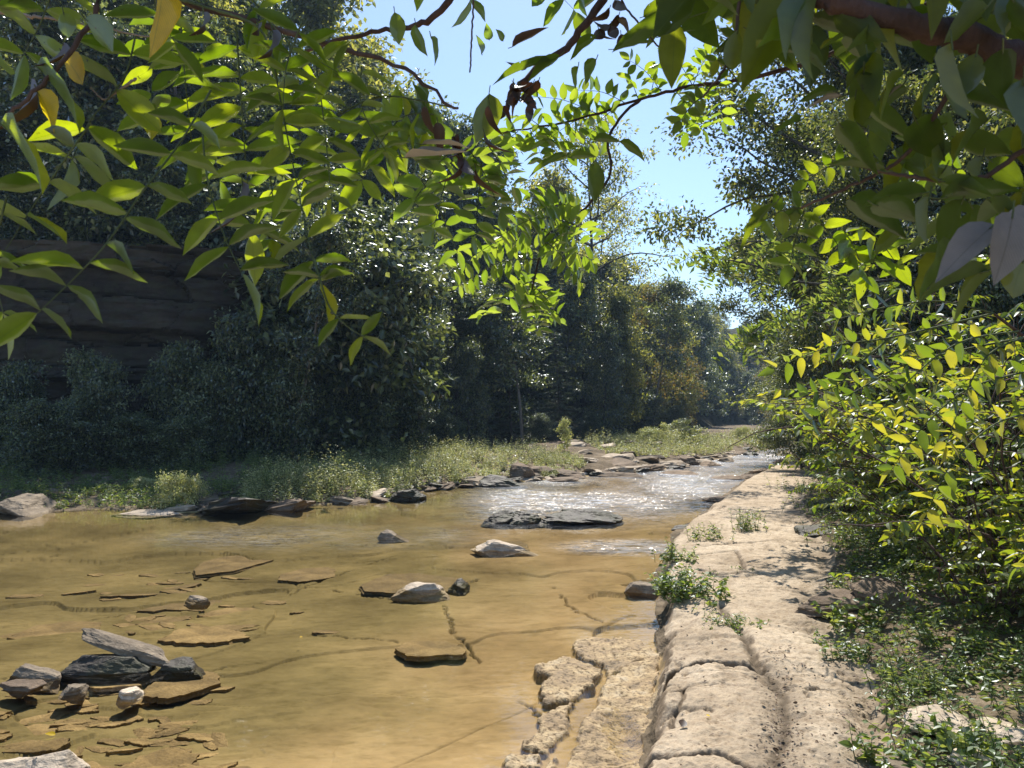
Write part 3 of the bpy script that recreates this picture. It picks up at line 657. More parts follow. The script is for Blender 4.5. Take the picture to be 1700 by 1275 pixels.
for k, (a, b, c, d, h, dp, lb, mt) in enumerate([
    (1184, 784, 1252, 796, .16, 1.4, 'long flat brown slab in mid riffle near the path', 'brown_rock'),
    (1108, 776, 1162, 788, .18, 1.6, 'long dark ledge stone at the left edge of the riffle', 'brown_rock'),
    (1122, 753, 1152, 772, .60, 1.2, 'squared brown block on the far bank above the riffle', 'brown_rock'),
    (1198, 754, 1222, 767, .34, 1.2, 'rounded grey stone at the head of the riffle', 'rock'),
    (1240, 744, 1262, 756, .42, 1.4, 'dark stone on the far gravel tongue', 'wet_rock'),
    (1294, 745, 1326, 757, .42, 1.8, 'flat grey stone where the far water meets the path', 'rock'),
    (1290, 757, 1312, 770, .3, 1.2, 'rusty stone at the far end of the path', 'brown_rock'),
    (1176, 820, 1226, 834, .2, .9, 'dark slab jutting from the path into the stream', 'brown_rock'),
    (1228, 806, 1272, 818, .16, .9, 'flat brown slab on the path edge above the jutting slab', 'brown_rock'),
    (1168, 762, 1194, 774, .3, 1.2, 'tilted brown stone between the block and the riffle head', 'brown_rock'),
    (985, 778, 1062, 792, .22, 1.4, 'long tan bedrock slab sloping to the water on the far bank', 'brown_rock'),
    (905, 788, 960, 800, .2, 1.0, 'tan slab at the water right of the brown block', 'brown_rock')]):
    S(a, b, c, d, h, dp, lb, mt, .08 * ((k * 7) % 5 - 2), (.03, .05 * ((k * 3) % 3 - 1)), 61 + k * 2)
# drowned slabs: flat bedding plates lying on the bed
def plate(name, w, d, t, seed, mat, n=9):
    r = np.random.default_rng(seed); th = np.sort((np.arange(n) + r.uniform(-.38, .38, n)) * 2 * np.pi / n); rad = r.uniform(.72, 1.08, n)
    c = np.stack([np.cos(th) * rad * w / 2, np.sin(th) * rad * d / 2], -1); pts = []
    for a, b in zip(c, np.roll(c, -1, 0)):
        m = 7; f = np.arange(m)[:, None] / m; q = a * (1 - f) + b * f; q = q + min(.035 * (w + d) / 2, .018) * r.normal(size=q.shape) * np.minimum(f, 1 - f) * 2; pts.append(q)
    o = np.vstack(pts); N = len(o); rings_ = []
    for k, (s_, z_) in enumerate([(1.03, -t), (1.0, -t * .55), (.985, -t * .5), (1.0, -t * .08), (.93, 0), (.6, 0), (.25, 0)]):
        q = o * s_; rings_.append(np.concatenate([q, (z_ + (.12 * t * fbm(q * 6, 3, seed) if k > 3 else 0) + np.zeros(N))[:, None]], -1))
    V_ = np.vstack(rings_ + [[[0, 0, 0]]]); mb = MB(); idx = np.arange(N); nx = (idx + 1) % N
    for k in range(6): mb.add(V_, np.stack([idx + k * N, nx + k * N, nx + (k + 1) * N, idx + (k + 1) * N], -1)) if k == 0 else mb.f[4].append(np.stack([idx + k * N, nx + k * N, nx + (k + 1) * N, idx + (k + 1) * N], -1)) or mb.uv[4].append(np.zeros((N, 4, 2))) or mb.mi[4].append(np.zeros(N, int))
    mb.f[3].append(np.stack([idx + 6 * N, nx + 6 * N, np.full(N, 7 * N)], -1)); mb.uv[3].append(np.zeros((N, 3, 2))); mb.mi[3].append(np.zeros(N, int))
    return mb.build(name, mat, smooth=False)
for k, (a, c, b, d, up, t, tx, lb) in enumerate([
    (640, 1066, 778, 1104, .075, .05, -.05, 'drowned tan slab with a thick black shadow in mid river'),
    (222, 1036, 395, 1072, .03, .04, -.03, 'drowned pale slab right of the slanted slab'),
    (190, 1112, 338, 1168, .05, .05, -.05, 'drowned brown slab under the speckled stone'),
    (140, 1236, 290, 1310, .03, .04, -.02, 'drowned rounded tan slab at the bottom of the picture'),
    (548, 944, 800, 990, .035, .04, -.02, 'wide drowned sheet of rock that carries the white flat-topped slab'),
    (270, 905, 420, 948, .03, .04, -.02, 'drowned ring-shaped slab in the greenish shallows'),
    (790, 895, 890, 925, .03, .04, -.02, 'drowned dark-edged slab right under the big pale boulder'),
    (440, 930, 548, 962, .03, .04, -.02, 'drowned pointed slab between the two greenish and tan shallows'),
    (300, 990, 480, 1010, .03, .03, -.03, 'drowned slab spreading right of the small dark stone'),
    (-40, 1010, 130, 1050, .02, .04, -.02, 'drowned olive slab at the left border above the pile')]):
    A = G(a, d, -.09); B = G(b, d, -.09); T_ = G((a + b) / 2, c, -.09); w = B[0] - A[0]; dp = T_[1] - A[1]; cx, cy = (A[0] + B[0]) / 2, A[1] + dp / 2
    o = plate('drowned_flagstone', w, dp, t, 500 + k * 7, M['bed_rock'], 8); o.location = (cx, cy, min(hz(cx, cy) + up, -.012)); o.rotation_euler = (tx, .0, 0); tag(o, lb, 'stone slab')
# stones at the foot of the right bank
S(1346, 968, 1450, 1016, .19, .5, 'cut tan slab sticking out over the right side of the path', 'brown_rock', .15, (.05, -.12), 121, z=.34, name='bank_rock', cat='rock', n=18)
S(1440, 945, 1560, 1020, .34, .8, 'long leaning slab with a black hollow beneath it beside the path', 'brown_rock', .5, (.2, -.32), 123, z=.36, name='bank_rock', n=18)
S(1328, 864, 1408, 893, .22, .7, 'low mossy stone at the right edge of the path', 'wet_rock', .1, (0, 0), 125, z=.29, layers=False)
S(1526, 1168, 1640, 1222, .11, .4, 'blocky tan stone in the weeds at bottom right', 'pale_rock', -.1, (.05, .04), 127, z=.34, n=18, name='bank_stone')
S(1640, 1180, 1730, 1240, .10, .4, 'rough tan stone cut by the right border', 'pale_rock', .2, (0, -.1), 129, z=.36, n=18, name='bank_stone')
S(1600, 1225, 1690, 1285, .08, .34, 'tan stone in the bottom right corner', 'pale_rock', .4, (.1, 0), 131, z=.34, n=18, name='bank_stone')
S(1480, 1240, 1560, 1290, .05, .3, 'half buried tan stone left of the bottom right corner', 'rock', .1, (0, 0), 133, z=.33, name='bank_stone')
S(1650, 1040, 1730, 1085, .1, .4, 'grey stone under the dark leaves at the right border', 'rock', .1, (0, .1), 135, z=.38, name='bank_stone')

# the many flat stones along the bar
rg = np.random.default_rng(5)
shore = GL([(300, 851), (420, 846), (560, 836), (650, 829), (720, 813), (800, 806), (870, 799), (960, 792), (1060, 783), (1130, 776), (1180, 765), (1235, 753), (1290, 744)])
protos = [rock_mesh('shore_stone', (.44, .32, .085), 200 + k, M[m], 7, 7) for k, m in enumerate(('rock', 'brown_rock', 'pale_rock', 'brown_rock', 'wet_rock'))]
first = set()
SHL = 'small flat stone among the many strewn along the waterline of the grassy bar'
def place_protos(pl, items, label, cat, group):
    for k, loc, rz, sc, tl in items:
        if k not in first and pl is protos:
            first.add(k); o = pl[k]; o.location = loc; o.rotation_euler = (tl[0], tl[1], rz); o.scale = (sc,) * 3; tag(o, label, cat, group)
        else: dup(pl[k], loc, rz, sc, label, group, tl)['category'] = cat
its = []
for i in range(170):
    s = rg.integers(0, len(shore) - 1); f = rg.random(); p = shore[s] * (1 - f) + shore[s + 1] * f
    off = np.abs(rg.normal(0, .55)) - .12; p = p + np.array([-.35, .94]) * off
    its.append((int(rg.integers(0, 5)), (p[0], p[1], max(hz(p[0], p[1]), -.04) + .03), rg.uniform(0, 6.3), float(np.exp(rg.normal(-.05, .45)) * (1 + .012 * p[1])), (rg.normal(0, .16), rg.normal(0, .16))))
place_protos(protos, its, SHL, 'rock', 'flat stones along the waterline of the bar')
# broken bedrock on the far bank
its = []
for i in range(70):
    px, py = rg.uniform(880, 1260), rg.uniform(752, 790); z = .12; p = G(px, py, z)
    d = sdf(np.array([p[0]]), np.array([p[1]]), WATER)[0]
    if d > 0.1: continue
    its.append((int(rg.integers(0, 4)), (p[0], p[1], hz(p[0], p[1]) + .06), rg.uniform(0, 6.3), rg.uniform(1.6, 3.6), (rg.normal(0, .1), rg.normal(0, .1))))
place_protos(protos, its, 'broken bedrock slab among those on the far bank beyond the brown block', 'rock', 'broken bedrock slabs on the far bank')
bedp = [plate('drowned_stone', .46, .20, .035, 540 + k, M['bed_rock'], 5 + k % 3) for k in range(5)]
DL = 'small drowned flagstone among the broken ones of the left riverbed'
for i in range(150):
    if i < 105: px, py = rg.uniform(-60, 400), rg.uniform(1085, 1300)
    else: px, py = rg.normal(300, 110), rg.uniform(935, 1050)
    p = G(px, py, -.1); k = int(rg.integers(0, 5)); s_ = float(np.exp(rg.normal(-.25, .4))) * (1 + .25 * (i >= 105))
    if np.hypot((p[0] + 2.9) / 1.9, (p[1] - 5.9) / 1.2) > 1.15 and i < 105: continue
    tag(dup(bedp[k], (p[0], p[1], min(hz(p[0], p[1]) + rg.uniform(.002, .018), -.012)), rg.normal(0, .45) + (3.14 if i % 2 else 0), (s_, s_ * rg.uniform(.7, 1.1), 1), DL, 'broken flagstones of the left riverbed', (rg.normal(-.05, .05), rg.normal(0, .05))), cat='rock')
for o in bedp: bpy.data.objects.remove(o)
# ------------------------------------------------------------------ trees
def limb(r, p0, d, L, up=.25, n=9, wig=.12):
    pts = [p0]; d = nrm(d)
    for i in range(n - 1):
        d = nrm(d + np.array([0, 0, up / n]) + r.normal(size=3) * wig); pts.append(pts[-1] + d * L / (n - 1))
    return np.array(pts)

def clumpleaves(r, c, rad, n, out, size, flat=.55, asp=.5, jit=.7):
    q = r.normal(size=(n, 3)) * .5; ln = np.linalg.norm(q, axis=1, keepdims=True); q = q / np.maximum(ln, 1e-6) * np.minimum(ln, 1.15)
    q = q * np.array([1, 1, flat]) * rad
    nor = nrm(np.array([0, 0, 1.0]) + .45 * out + r.normal(size=(n, 3)) * jit); ax = nrm(nrm(q) * .8 + np.array([0, 0, -.25]) + r.normal(size=(n, 3)) * .6)
    L = size * r.uniform(.65, 1.3, n); return c + q, ax, nor, L

def make_broad(name, H, Rr, z0, nl, leaf, mat, seed, ncl=6, per=90, crad=.8, trunk=.16, lean=0, open_=0.0, multi=1, bark='bark', shape=1.0):
    r = np.random.default_rng(seed); root = link(name, None); tb = MB(); cb = MB()
    for s in range(multi):
        base = np.array([0, 0, -.4]) + (r.normal(size=3) * np.array([.35, .35, 0]) if multi > 1 else 0)
        tp = limb(r, base, (lean + r.normal(0, .06 + .12 * (multi > 1)), r.normal(0, .06 + .12 * (multi > 1)), 1), H * .93, .4, 14, .05)
        tube(tb, tp, np.linspace(trunk, trunk * .12, len(tp)), 7)
        for i in range(nl):
            f = (i + r.random()) / nl; hh = z0 + (H - z0) * f ** .9 * .97
            k = np.clip(hh / (H * .93) * (len(tp) - 1), 0, len(tp) - 1.01); p0 = tp[int(k)] + (tp[int(k) + 1] - tp[int(k)]) * (k % 1)
            prof = (math.sin(math.pi * min(1, .16 + .84 * f) ** shape) * .85 + .22); th = i * 2.4 + r.normal(0, .5)
            L = Rr * prof * r.uniform(.7, 1.2)
            d = np.array([math.cos(th), math.sin(th), .15 + .75 * f])
            pts = limb(r, p0, d, L, .15 - .3 * (1 - f), 9, .14); tube(tb, pts, np.linspace(trunk * .42 * (1 - .5 * f), .012, 9), 5)
            for c in range(ncl):
                g = .30 + .72 * (c + r.random()) / ncl; kk = min(g * 8, 7.99); cp = pts[int(kk)] + (pts[int(kk) + 1] - pts[int(kk)]) * (kk % 1)
                if r.random() < open_: continue
                cp = cp + r.normal(size=3) * crad * .45 * np.array([1, 1, .7]); od = nrm(cp - np.array([tp[-1][0] * .5, tp[-1][1] * .5, z0 + (H - z0) * .4]))
                leaves(cb, *clumpleaves(r, cp, crad * r.uniform(.6, 1.25), int(per * r.uniform(.5, 1.4)), od, leaf)[:3], leaf * r.uniform(.65, 1.3), leaf * .55)
    tb.build('trunk', M[bark], root); cb.build('crown', M[mat], root, smooth=False)
    return root

def make_hemlock(name, H, Rr, seed, mat='hemlock', z0=.6, step=.33):
    r = np.random.default_rng(seed); root = link(name, None); tb = MB(); cb = MB()
    tp = limb(r, np.array([0, 0, -.4]), (r.normal(0, .03), r.normal(0, .03), 1), H, .3, 14, .02); tube(tb, tp, np.linspace(.2, .015, 14), 7)
    z = z0
    while z < H - .3:
        f = (z - z0) / (H - z0)
        for b in range(r.integers(2, 4)):
            th = r.uniform(0, 6.28); L = Rr * (1 - f) ** .75 * r.uniform(.55, 1.15) + .25; k = min(z / H * 13, 12.9); p0 = tp[int(k)]
            d = np.array([math.cos(th), math.sin(th), .12]); pts = limb(r, np.array([p0[0], p0[1], z]), d, L, -.35, 8, .05); tube(tb, pts, np.linspace(.028, .006, 8), 4)
            n = int(16 * L + 8); g = r.uniform(.15, 1, n) * 6.99; i = g.astype(int); c = pts[i] + (pts[i + 1] - pts[i]) * (g % 1)[:, None]
            side = np.array([-math.sin(th), math.cos(th), 0]); sg = r.choice([-1, 1], n)[:, None]
            ax = nrm(d * .75 + side * sg * r.uniform(.3, 1.0, (n, 1)) + np.array([0, 0, -.30]) + r.normal(size=(n, 3)) * .18); ln = .42 * r.uniform(.5, 1.2, n) * (1 - .35 * f)
            for j in range(3):
                q = c + ax * (ln * j * .33)[:, None]; a2 = nrm(ax + side * r.choice([-1, 1], n)[:, None] * .8 + r.normal(size=(n, 3)) * .15 + np.array([0, 0, -.15])) if j else ax
                leaves(cb, q, a2, nrm(np.array([0, 0, 1.0]) + r.normal(size=(n, 3)) * .3), ln * (.8 if j else 1), .075)
        z += step * r.uniform(.6, 1.3)
    tb.build('trunk', M['bark'], root); cb.build('crown', M[mat], root, smooth=False); return root

PR = {}
PR['round'] = make_broad('broadleaf_tree', 12, 4.4, .9, 24, .32, 'broad', 1, 7, 75, .95)
PR['tall'] = make_broad('broadleaf_tree', 15, 3.9, 1.2, 30, .33, 'broad', 2, 6, 76, .9)
PR['olive'] = make_broad('broadleaf_tree', 14, 4.0, 1.2, 30, .31, 'olive', 3, 6, 76, .9)
PR['autumn'] = make_broad('broadleaf_tree', 12, 3.6, 1.5, 22, .24, 'autumn', 4, 6, 85, .95, open_=.1)
PR['bushy'] = make_broad('broadleaf_tree', 7, 3.0, .2, 18, .25, 'broad', 5, 7, 75, .7, .09, multi=2)
PR['open'] = make_broad('broadleaf_tree', 15, 5.2, 3.0, 22, .22, 'olive', 6, 6, 60, .8, .2, open_=.15)
PR['hemlock'] = make_hemlock('hemlock_tree', 14, 3.4, 7)
PR['hemlock2'] = make_hemlock('hemlock_tree', 9, 2.8, 8, z0=.3)
PR['sapling'] = make_broad('sapling', 3.0, .95, .3, 12, .17, 'weed', 9, 4, 30, .32, .03, bark='greenstem')
PR['bush'] = make_broad('bush', 1.5, .9, .1, 9, .09, 'weed', 10, 4, 55, .34, .02, multi=3, bark='greenstem')
PR['pole'] = make_broad('slender_tree', 14, 2.8, 6.0, 16, .28, 'broad', 24, 6, 70, .85, .15, lean=.10, bark='palebark')
used_p = set()

def put(kind, loc, sc, rz, label, group=None, cat='tree', szx=None):
    s = (sc * (szx or 1), sc * (szx or 1), sc)
    o = PR[kind]
    if kind not in used_p:
        used_p.add(kind); o.location = loc; o.rotation_euler = (0, 0, rz); o.scale = s; tag(o, label, cat, group)
    else:
        o = dup(o, loc, rz, s, label, group); o['category'] = cat
    return o

HT = dict(pole=14.3, round=12.6, tall=15.5, olive=14.6, autumn=12.6, bushy=7.3, open=15.5, hemlock=13.6, hemlock2=8.8, sapling=3.1, bush=1.6)
def at_px(kind, px, Y, top, label, wide=1.0, rz=None, cat='tree', group=None, base=None):
    """tree standing Y metres ahead in the direction px, its top reaching photo row top"""
    x = (px - 850) / F * Y; z = hz(x, Y) if base is None else base; t = P(px, top, Y)[2]; sc = max((t - z) / HT[kind], .25)
    return put(kind, (x, Y, z - .1), sc, rz if rz is not None else (px * 7.13) % 6.28, label, group, cat, wide)

# front row of the left bank, left to right
at_px('bushy', 55, 22.5, 655, 'dense dark bush by the left border under the cliff', 1.15)
at_px('bushy', 130, 23.5, 640, 'dark green bush with pale leaf tips in front of the cliff', .9)
at_px('bushy', 230, 24.5, 690, 'low dark bush at the foot of the cliff', 1.5)
at_px('bushy', 300, 24.0, 705, 'lowest bush at the foot of the cliff, touching the shaded weeds', 1.4)
at_px('bushy', 395, 26.5, 505, 'tall grey-green thicket tree covering the right end of the cliff', .72)
at_px('bushy', 345, 25.5, 590, 'rounded bush between the low bushes and the tall thicket tree', .8)
at_px('bushy', 460, 26.5, 580, 'dark bush right of the tall thicket tree', .8)
at_px('hemlock', 478, 30, 330, 'slender dark hemlock rising from behind the thicket tree', .8)
at_px('hemlock', 590, 31, 365, 'hemlock with pale drooping sprays under the hanging leaves', 1.05)
at_px('bushy', 530, 28.5, 610, 'dark bush below the drooping hemlock', .9)
at_px('bushy', 610, 30, 600, 'blackish bush behind the tall weeds of the bar', .9)
at_px('round', 700, 35, 545, 'grey-green leafy tree with glossy leaves left of the pale-leaved tree', .62)
at_px('bushy', 660, 32, 640, 'low shaded bush behind the rounded grey boulder', 1.0)
at_px('bushy', 740, 36, 690, 'low shaded bush right of the rounded grey boulder', 1.2)
at_px('round', 780, 38, 555, 'tree with pale glinting leaves in the middle of the shaded wood', .6)
at_px('hemlock2', 850, 42, 590, 'dark conical hemlock right of the pale-leaved tree', .9)
at_px('hemlock', 930, 47, 545, 'spiky dusky hemlock in the middle of the wood', .8)
at_px('bushy', 890, 44, 690, 'dark bush left of the bright sapling', 1.1)
at_px('tall', 1000, 55, 520, 'dark broad tree left of the yellowing tree', .75)
at_px('bushy', 980, 53, 680, 'low bush right of the bright sapling', 1.2)
at_px('olive', 1040, 62, 470, 'yellow-green tree with a leaning dark trunk', .8)
at_px('autumn', 1075, 72, 455, 'orange-topped autumn tree on the left skyline', .9)
at_px('olive', 1110, 80, 490, 'pale yellowing tree left of the blue valley', .75)
at_px('autumn', 1130, 82, 560, 'brownish open tree with a thin dark trunk', .8)
at_px('olive', 1010, 60, 560, 'sunlit olive tree below the autumn tree', .8)
at_px('bushy', 1060, 66, 640, 'shaded bush under the yellow-green tree', 1.2)
at_px('bushy', 1120, 78, 670, 'bush under the brownish open tree', 1.2)
at_px('hemlock', 430, 28.5, 400, 'hemlock right of the cliff behind the tall thicket tree', .9)
at_px('round', 560, 30, 440, 'shaded leafy tree closing the right end of the cliff', .65)
at_px('hemlock', 640, 32, 370, 'tall hemlock left of the grey-green leafy tree', .95)
at_px('tall', 690, 36, 400, 'tall dark tree behind the grey-green leafy tree', .7)
at_px('bushy', 20, 24.0, 590, 'dark bush half hiding the cliff at the left border', .8)
at_px('bushy', 285, 25.5, 560, 'dark bush half hiding the right part of the cliff', .7)
at_px('bushy', 150, 24.5, 575, 'bush climbing against the left part of the cliff', .7)
for k, (px, top) in enumerate([(-40, 250), (40, 270), (110, 240), (190, 280), (260, 260), (330, 300), (400, 330), (460, 300), (520, 330)]):
    at_px('bushy' if k % 3 else 'round', px, 29.6 + (k > 5) * 1.5, top, 'dark crown leaning over the brink of the cliff', 1.0, group='crowns on the brink of the cliff')
at_px('pole', 487, 26.5, 330, 'slender tree with a bare grey trunk in front of the shaded hemlocks', .9)
at_px('pole', 705, 32, 300, 'slender bare-trunked tree above the rounded grey boulder', .9)
at_px('pole', 868, 41, 400, 'slender tree with a long bare trunk right of the pale-leaved tree', .9, rz=2)
at_px('pole', 1082, 66, 440, 'leaning bare-trunked tree beneath the autumn tree', .9, rz=.4)
at_px('hemlock', 760, 40, 420, 'tall hemlock in the gap left of the dark conical one', .9)
# skyline of the left
at_px('olive', 560, 52, -60, 'huge sunlit yellow-green tree reaching out of the top of the picture', 1.05)
at_px('olive', 640, 56, 40, 'sunlit tree on the left skyline beside the sky', 1.0)
at_px('tall', 720, 60, 120, 'sunlit grey-green tree stepping down the left skyline', 1.0)
at_px('round', 790, 64, 210, 'rounded crown on the skyline behind the tangle of twigs', 1.0)
at_px('open', 965, 66, 185, 'tall open-crowned tree with black bare limbs against the sky', .85)
at_px('open', 1005, 76, 300, 'ragged open tree at the right end of the high skyline', .95)
at_px('olive', 880, 68, 270, 'yellow-green crown left of the open-crowned tree', .9)
at_px('tall', 1140, 100, 478, 'hazy dark crown at the right foot of the left skyline', 1.0)
at_px('olive', 1090, 92, 455, 'pale crown right behind the orange-topped tree', .9)
at_px('tall', 1030, 84, 400, 'tree filling the notch above the autumn tree', .8)
# hidden slope wood: one description each for what nothing tells apart
rt = np.random.default_rng(12)
foot = FOOT[1:11]
seg = np.linalg.norm(np.diff(foot, axis=0), axis=1); cs = np.concatenate([[0], np.cumsum(seg)])
def on_foot(s):
    k = np.clip(np.searchsorted(cs, s) - 1, 0, len(seg) - 1); f = (s - cs[k]) / seg[k]; p = foot[k] * (1 - f) + foot[k + 1] * f; d = nrm(foot[k + 1] - foot[k]); return p, np.array([-d[1], d[0]])
for row, (off, step, lo, hi) in enumerate([(4, 2.7, .55, .85), (9, 3.2, .6, .95), (16, 3.8, .7, 1.05), (25, 5, .8, 1.15)]):
    s = 2 + row
    while s < 135:
        p, n = on_foot(s); q = p + n * (off + rt.normal(0, 1.2)); kind = rt.choice(['tall', 'round', 'hemlock', 'hemlock', 'olive', 'tall']) if row else rt.choice(['hemlock', 'round', 'hemlock', 'tall'])
        if s < 30 and row == 0: kind = rt.choice(['hemlock', 'round', 'tall'])
        sc = rt.uniform(lo, hi); px = 850 + F * q[0] / q[1]
        # keep the skyline of the photograph
        sky = np.interp(px, [-400, 560, 600, 740, 800, 900, 1000, 1045, 1100, 1160, 1260], [-300, -60, 40, 115, 205, 260, 320, 430, 470, 500, 520])
        mxz = P(px, sky + 12, q[1])[2]; z = hz(*q); sc = min(sc, (mxz - z) / HT[kind])
        if sc > .3:
            lb = ['shaded tree on the steep slope just behind the front row', 'dark tree half way up the wooded left slope', 'tree high on the wooded left slope', 'tree on the crest of the wooded left slope'][row]
            put(kind, (q[0], q[1], z - .2), sc, rt.uniform(0, 6.28), lb, ['trees just behind the front row of the left bank', 'trees half way up the left slope', 'trees high on the left slope', 'trees on the crest of the left slope'][row])
        s += step * rt.uniform(.8, 1.25)
# far valley end
for i in range(46):
    px = rt.uniform(1120, 1420); Y = rt.uniform(105, 190); x = (px - 850) / F * Y; z = hz(x, Y)
    top = rt.uniform(500, 600) if Y > 140 else rt.uniform(560, 640); kind = rt.choice(['tall', 'round', 'olive', 'hemlock', 'autumn', 'tall'])
    sc = min((P(px, max(top, 482), Y)[2] - z) / HT[kind], 1.5)
    if sc > .4: put(kind, (x, Y, z - .2), sc, rt.uniform(0, 6.28), 'hazy blue-green tree at the far end of the valley', 'trees at the far end of the valley')

# bright saplings and bushes on the far bars
at_px('sapling', 935, 36, 682, 'bright pale sapling lit against the dark wood', .75, cat='sapling')
at_px('bush', 1075, 47, 700, 'small sunlit bush left of the two bright bushes', 1.0, cat='bush')
at_px('sapling', 1102, 47, 694, 'thin sunlit sapling between two bright bushes', 1.0, cat='sapling')
at_px('sapling', 1136, 48, 686, 'bright round bush at the end of the far bar', 1.6, cat='bush')
at_px('bush', 1228, 60, 700, 'lone small green bush at the far bend', .8, cat='bush')
at_px('bush', 310, 19.0, 762, 'sunlit pale bush at the waterline beside the mossy boulder', .75, cat='bush')
at_px('bush', 505, 24, 770, 'half shaded bush where the tall weeds begin', .9, cat='bush')
at_px('bush', 430, 22.5, 770, 'dim bush in the shade left of the tall weeds', 1.3, cat='bush')
at_px('bush', 250, 21, 780, 'dim bush in the shade behind the sunlit pale bush', 1.3, cat='bush')

# right side of the valley
PR['rbig'] = make_broad('broadleaf_tree', 15, 5.0, 1.2, 40, .19, 'bankgreen', 21, 8, 170, .95, .2, open_=.04)
PR['rdark'] = make_broad('broadleaf_tree', 10, 4.2, .8, 32, .20, 'broad', 22, 7, 150, 1.0, .16)
PR['rlean'] = make_broad('broadleaf_tree', 15, 5.2, 5.2, 32, .20, 'bankgreen', 23, 8, 180, .95, .2, open_=.08)
HT['rlean'] = 15.4; HT['rbig'] = 15.6; HT['rdark'] = 10.5
at_px('rdark', 1395, 33, 500, 'dense dark tree overhanging the far end of the path', .8)
at_px('rdark', 1345, 40, 560, 'low dark tree closing the right side of the valley', .8)
at_px('rlean', 1375, 25, -30, 'tall tree leaning over the right of the valley against the sky', .92, rz=1.0)
at_px('rbig', 1500, 18, 120, 'leafy tree with yellowing sprays right of the tall leaning tree', .8, rz=2.5)
at_px('rdark', 1470, 22, 440, 'tree with a pale sunlit top behind the shrubs', .75, rz=.6)
at_px('rbig', 1680, 15, -150, 'tall tree behind the big dark leaves at top right', .75, rz=4)
at_px('rdark', 1620, 13, 330, 'dark tree behind the sunny shrubs at right', .7, rz=3)
at_px('rdark', 1330, 30, 560, 'dark rounded tree whose foot meets the far path', .8)
at_px('rdark', 1450, 26, 330, 'dense tree between the tall leaning tree and the shrubs', .75, rz=2)
at_px('rbig', 1560, 16.5, 60, 'dense-crowned tree right of the middle of the right bank', .8, rz=5)
at_px('rdark', 1540, 17, 300, 'dark tree under the dense-crowned one', .8, rz=1)
at_px('rdark', 1690, 14, 200, 'dark tree at the right border behind the shrubs', .8, rz=5)
at_px('rlean', 1385, 34, 150, 'thin-branched tree behind the tall leaning tree', .75, rz=3)
for k, (x, y, s) in enumerate([(17, 40, 1.0), (24, 50, 1.1), (20, 32, 1.0), (34, 72, 1.2), (44, 84, 1.2), (30, 58, 1.1), (13, 20, .8), (15, 10, .8), (28, 40, 1.1), (50, 100, 1.2)]):
    put('rdark' if k % 2 else 'rbig', (x, y, hz(x, y) - .2), s, k * 1.3, 'tree of the right bank hidden behind the nearer ones', 'trees deep in the right bank')
# ------------------------------------------------------------------ weeds, grass and shrubs
def herb(mb, r, base, H, nst, leaf, lean=.25, wid=.3, per=14, stem=None, mi_leaf=0, mi_stem=1, kind='kite', droop=-.2):
    for s in range(nst):
        d = np.array([r.normal(0, lean), r.normal(0, lean), 1]); h = H * r.uniform(.55, 1.1)
        b = base + np.array([r.normal(0, .06), r.normal(0, .06), -.02]) * (1 + H)
        pts = limb(r, b, d, h, .1, 6, .10); tube(mb, pts, np.linspace(.0035 + .003 * H, .0012, 6), 3, mi=mi_stem)
        n = max(3, int(per * r.uniform(.7, 1.3))); g = (.15 + .85 * (np.arange(n) + r.random(n)) / n).clip(0, .999) * 5; i = np.minimum(g.astype(int), 4)
        c = pts[i] + (pts[i + 1] - pts[i]) * (g - i)[:, None]; th = np.arange(n) * 2.4 + r.normal(0, .4, n)
        ax = np.stack([np.cos(th), np.sin(th), r.normal(.15 + droop, .35, n)], -1); L = leaf * r.uniform(.6, 1.25, n) * (1.1 - .5 * g / 5)
        leaves(mb, c, ax, np.array([0, 0, 1.0]) + r.normal(size=(n, 3)) * .5, L, L * wid, kind, mi=mi_leaf)

# tall pale weeds of the gravel bar, uncountable
r = np.random.default_rng(31); mb = MB()
def bar_weeds(mb, poly, n, H, leaf, nst, seed, per=12):
    q = np.array(poly, float); r = np.random.default_rng(seed); k = 0
    while k < n:
        px, py = r.uniform(q[:, 0].min(), q[:, 0].max()), r.uniform(q[:, 1].min(), q[:, 1].max())
        if sdf(np.array([px]), np.array([py]), q)[0] < 0: continue
        p = G(px, py, .2); z = hz(p[0], p[1]); k += 1
        if z < .03: continue
        hh = H * r.uniform(.6, 1.15) * (.75 + .65 * vnoise(np.array([p[0] * .8, p[1] * .8]), 5))
        herb(mb, r, np.array([p[0], p[1], z]), hh, nst, leaf, .22, .34, per)
bar_weeds(mb, [(560, 792), (600, 762), (720, 758), (860, 766), (900, 772), (840, 790), (760, 800), (700, 806), (640, 820), (560, 830), (420, 843), (385, 846), (400, 826), (470, 806)], 1500, 1.0, .12, 3, 1, 14)
bar_weeds(mb, [(880, 770), (960, 768), (970, 778), (900, 790)], 220, .6, .10, 3, 2)
bar_weeds(mb, [(960, 752), (1080, 742), (1180, 742), (1240, 740), (1200, 752), (1100, 764), (1010, 764)], 600, .85, .15, 3, 3, 10)
bar_weeds(mb, [(1010, 740), (1190, 733), (1300, 728), (1250, 742), (1080, 746)], 320, .9, .2, 3, 7, 9)
tag(mb.build('grass', [M['weed'], M['greenstem']], smooth=False), kind='stuff')
# dim ground cover in the shade of the cliff
mb = MB()
bar_weeds(mb, [(-60, 842), (-60, 740), (200, 750), (560, 745), (620, 750), (560, 792), (440, 822), (300, 846), (150, 842)], 1500, .62, .12, 3, 4, 13)
bar_weeds(mb, [(-60, 845), (280, 800), (300, 845), (150, 842)], 260, .3, .07, 3, 5)
tag(mb.build('undergrowth', [M['path_weed'], M['greenstem']], smooth=False), kind='stuff')

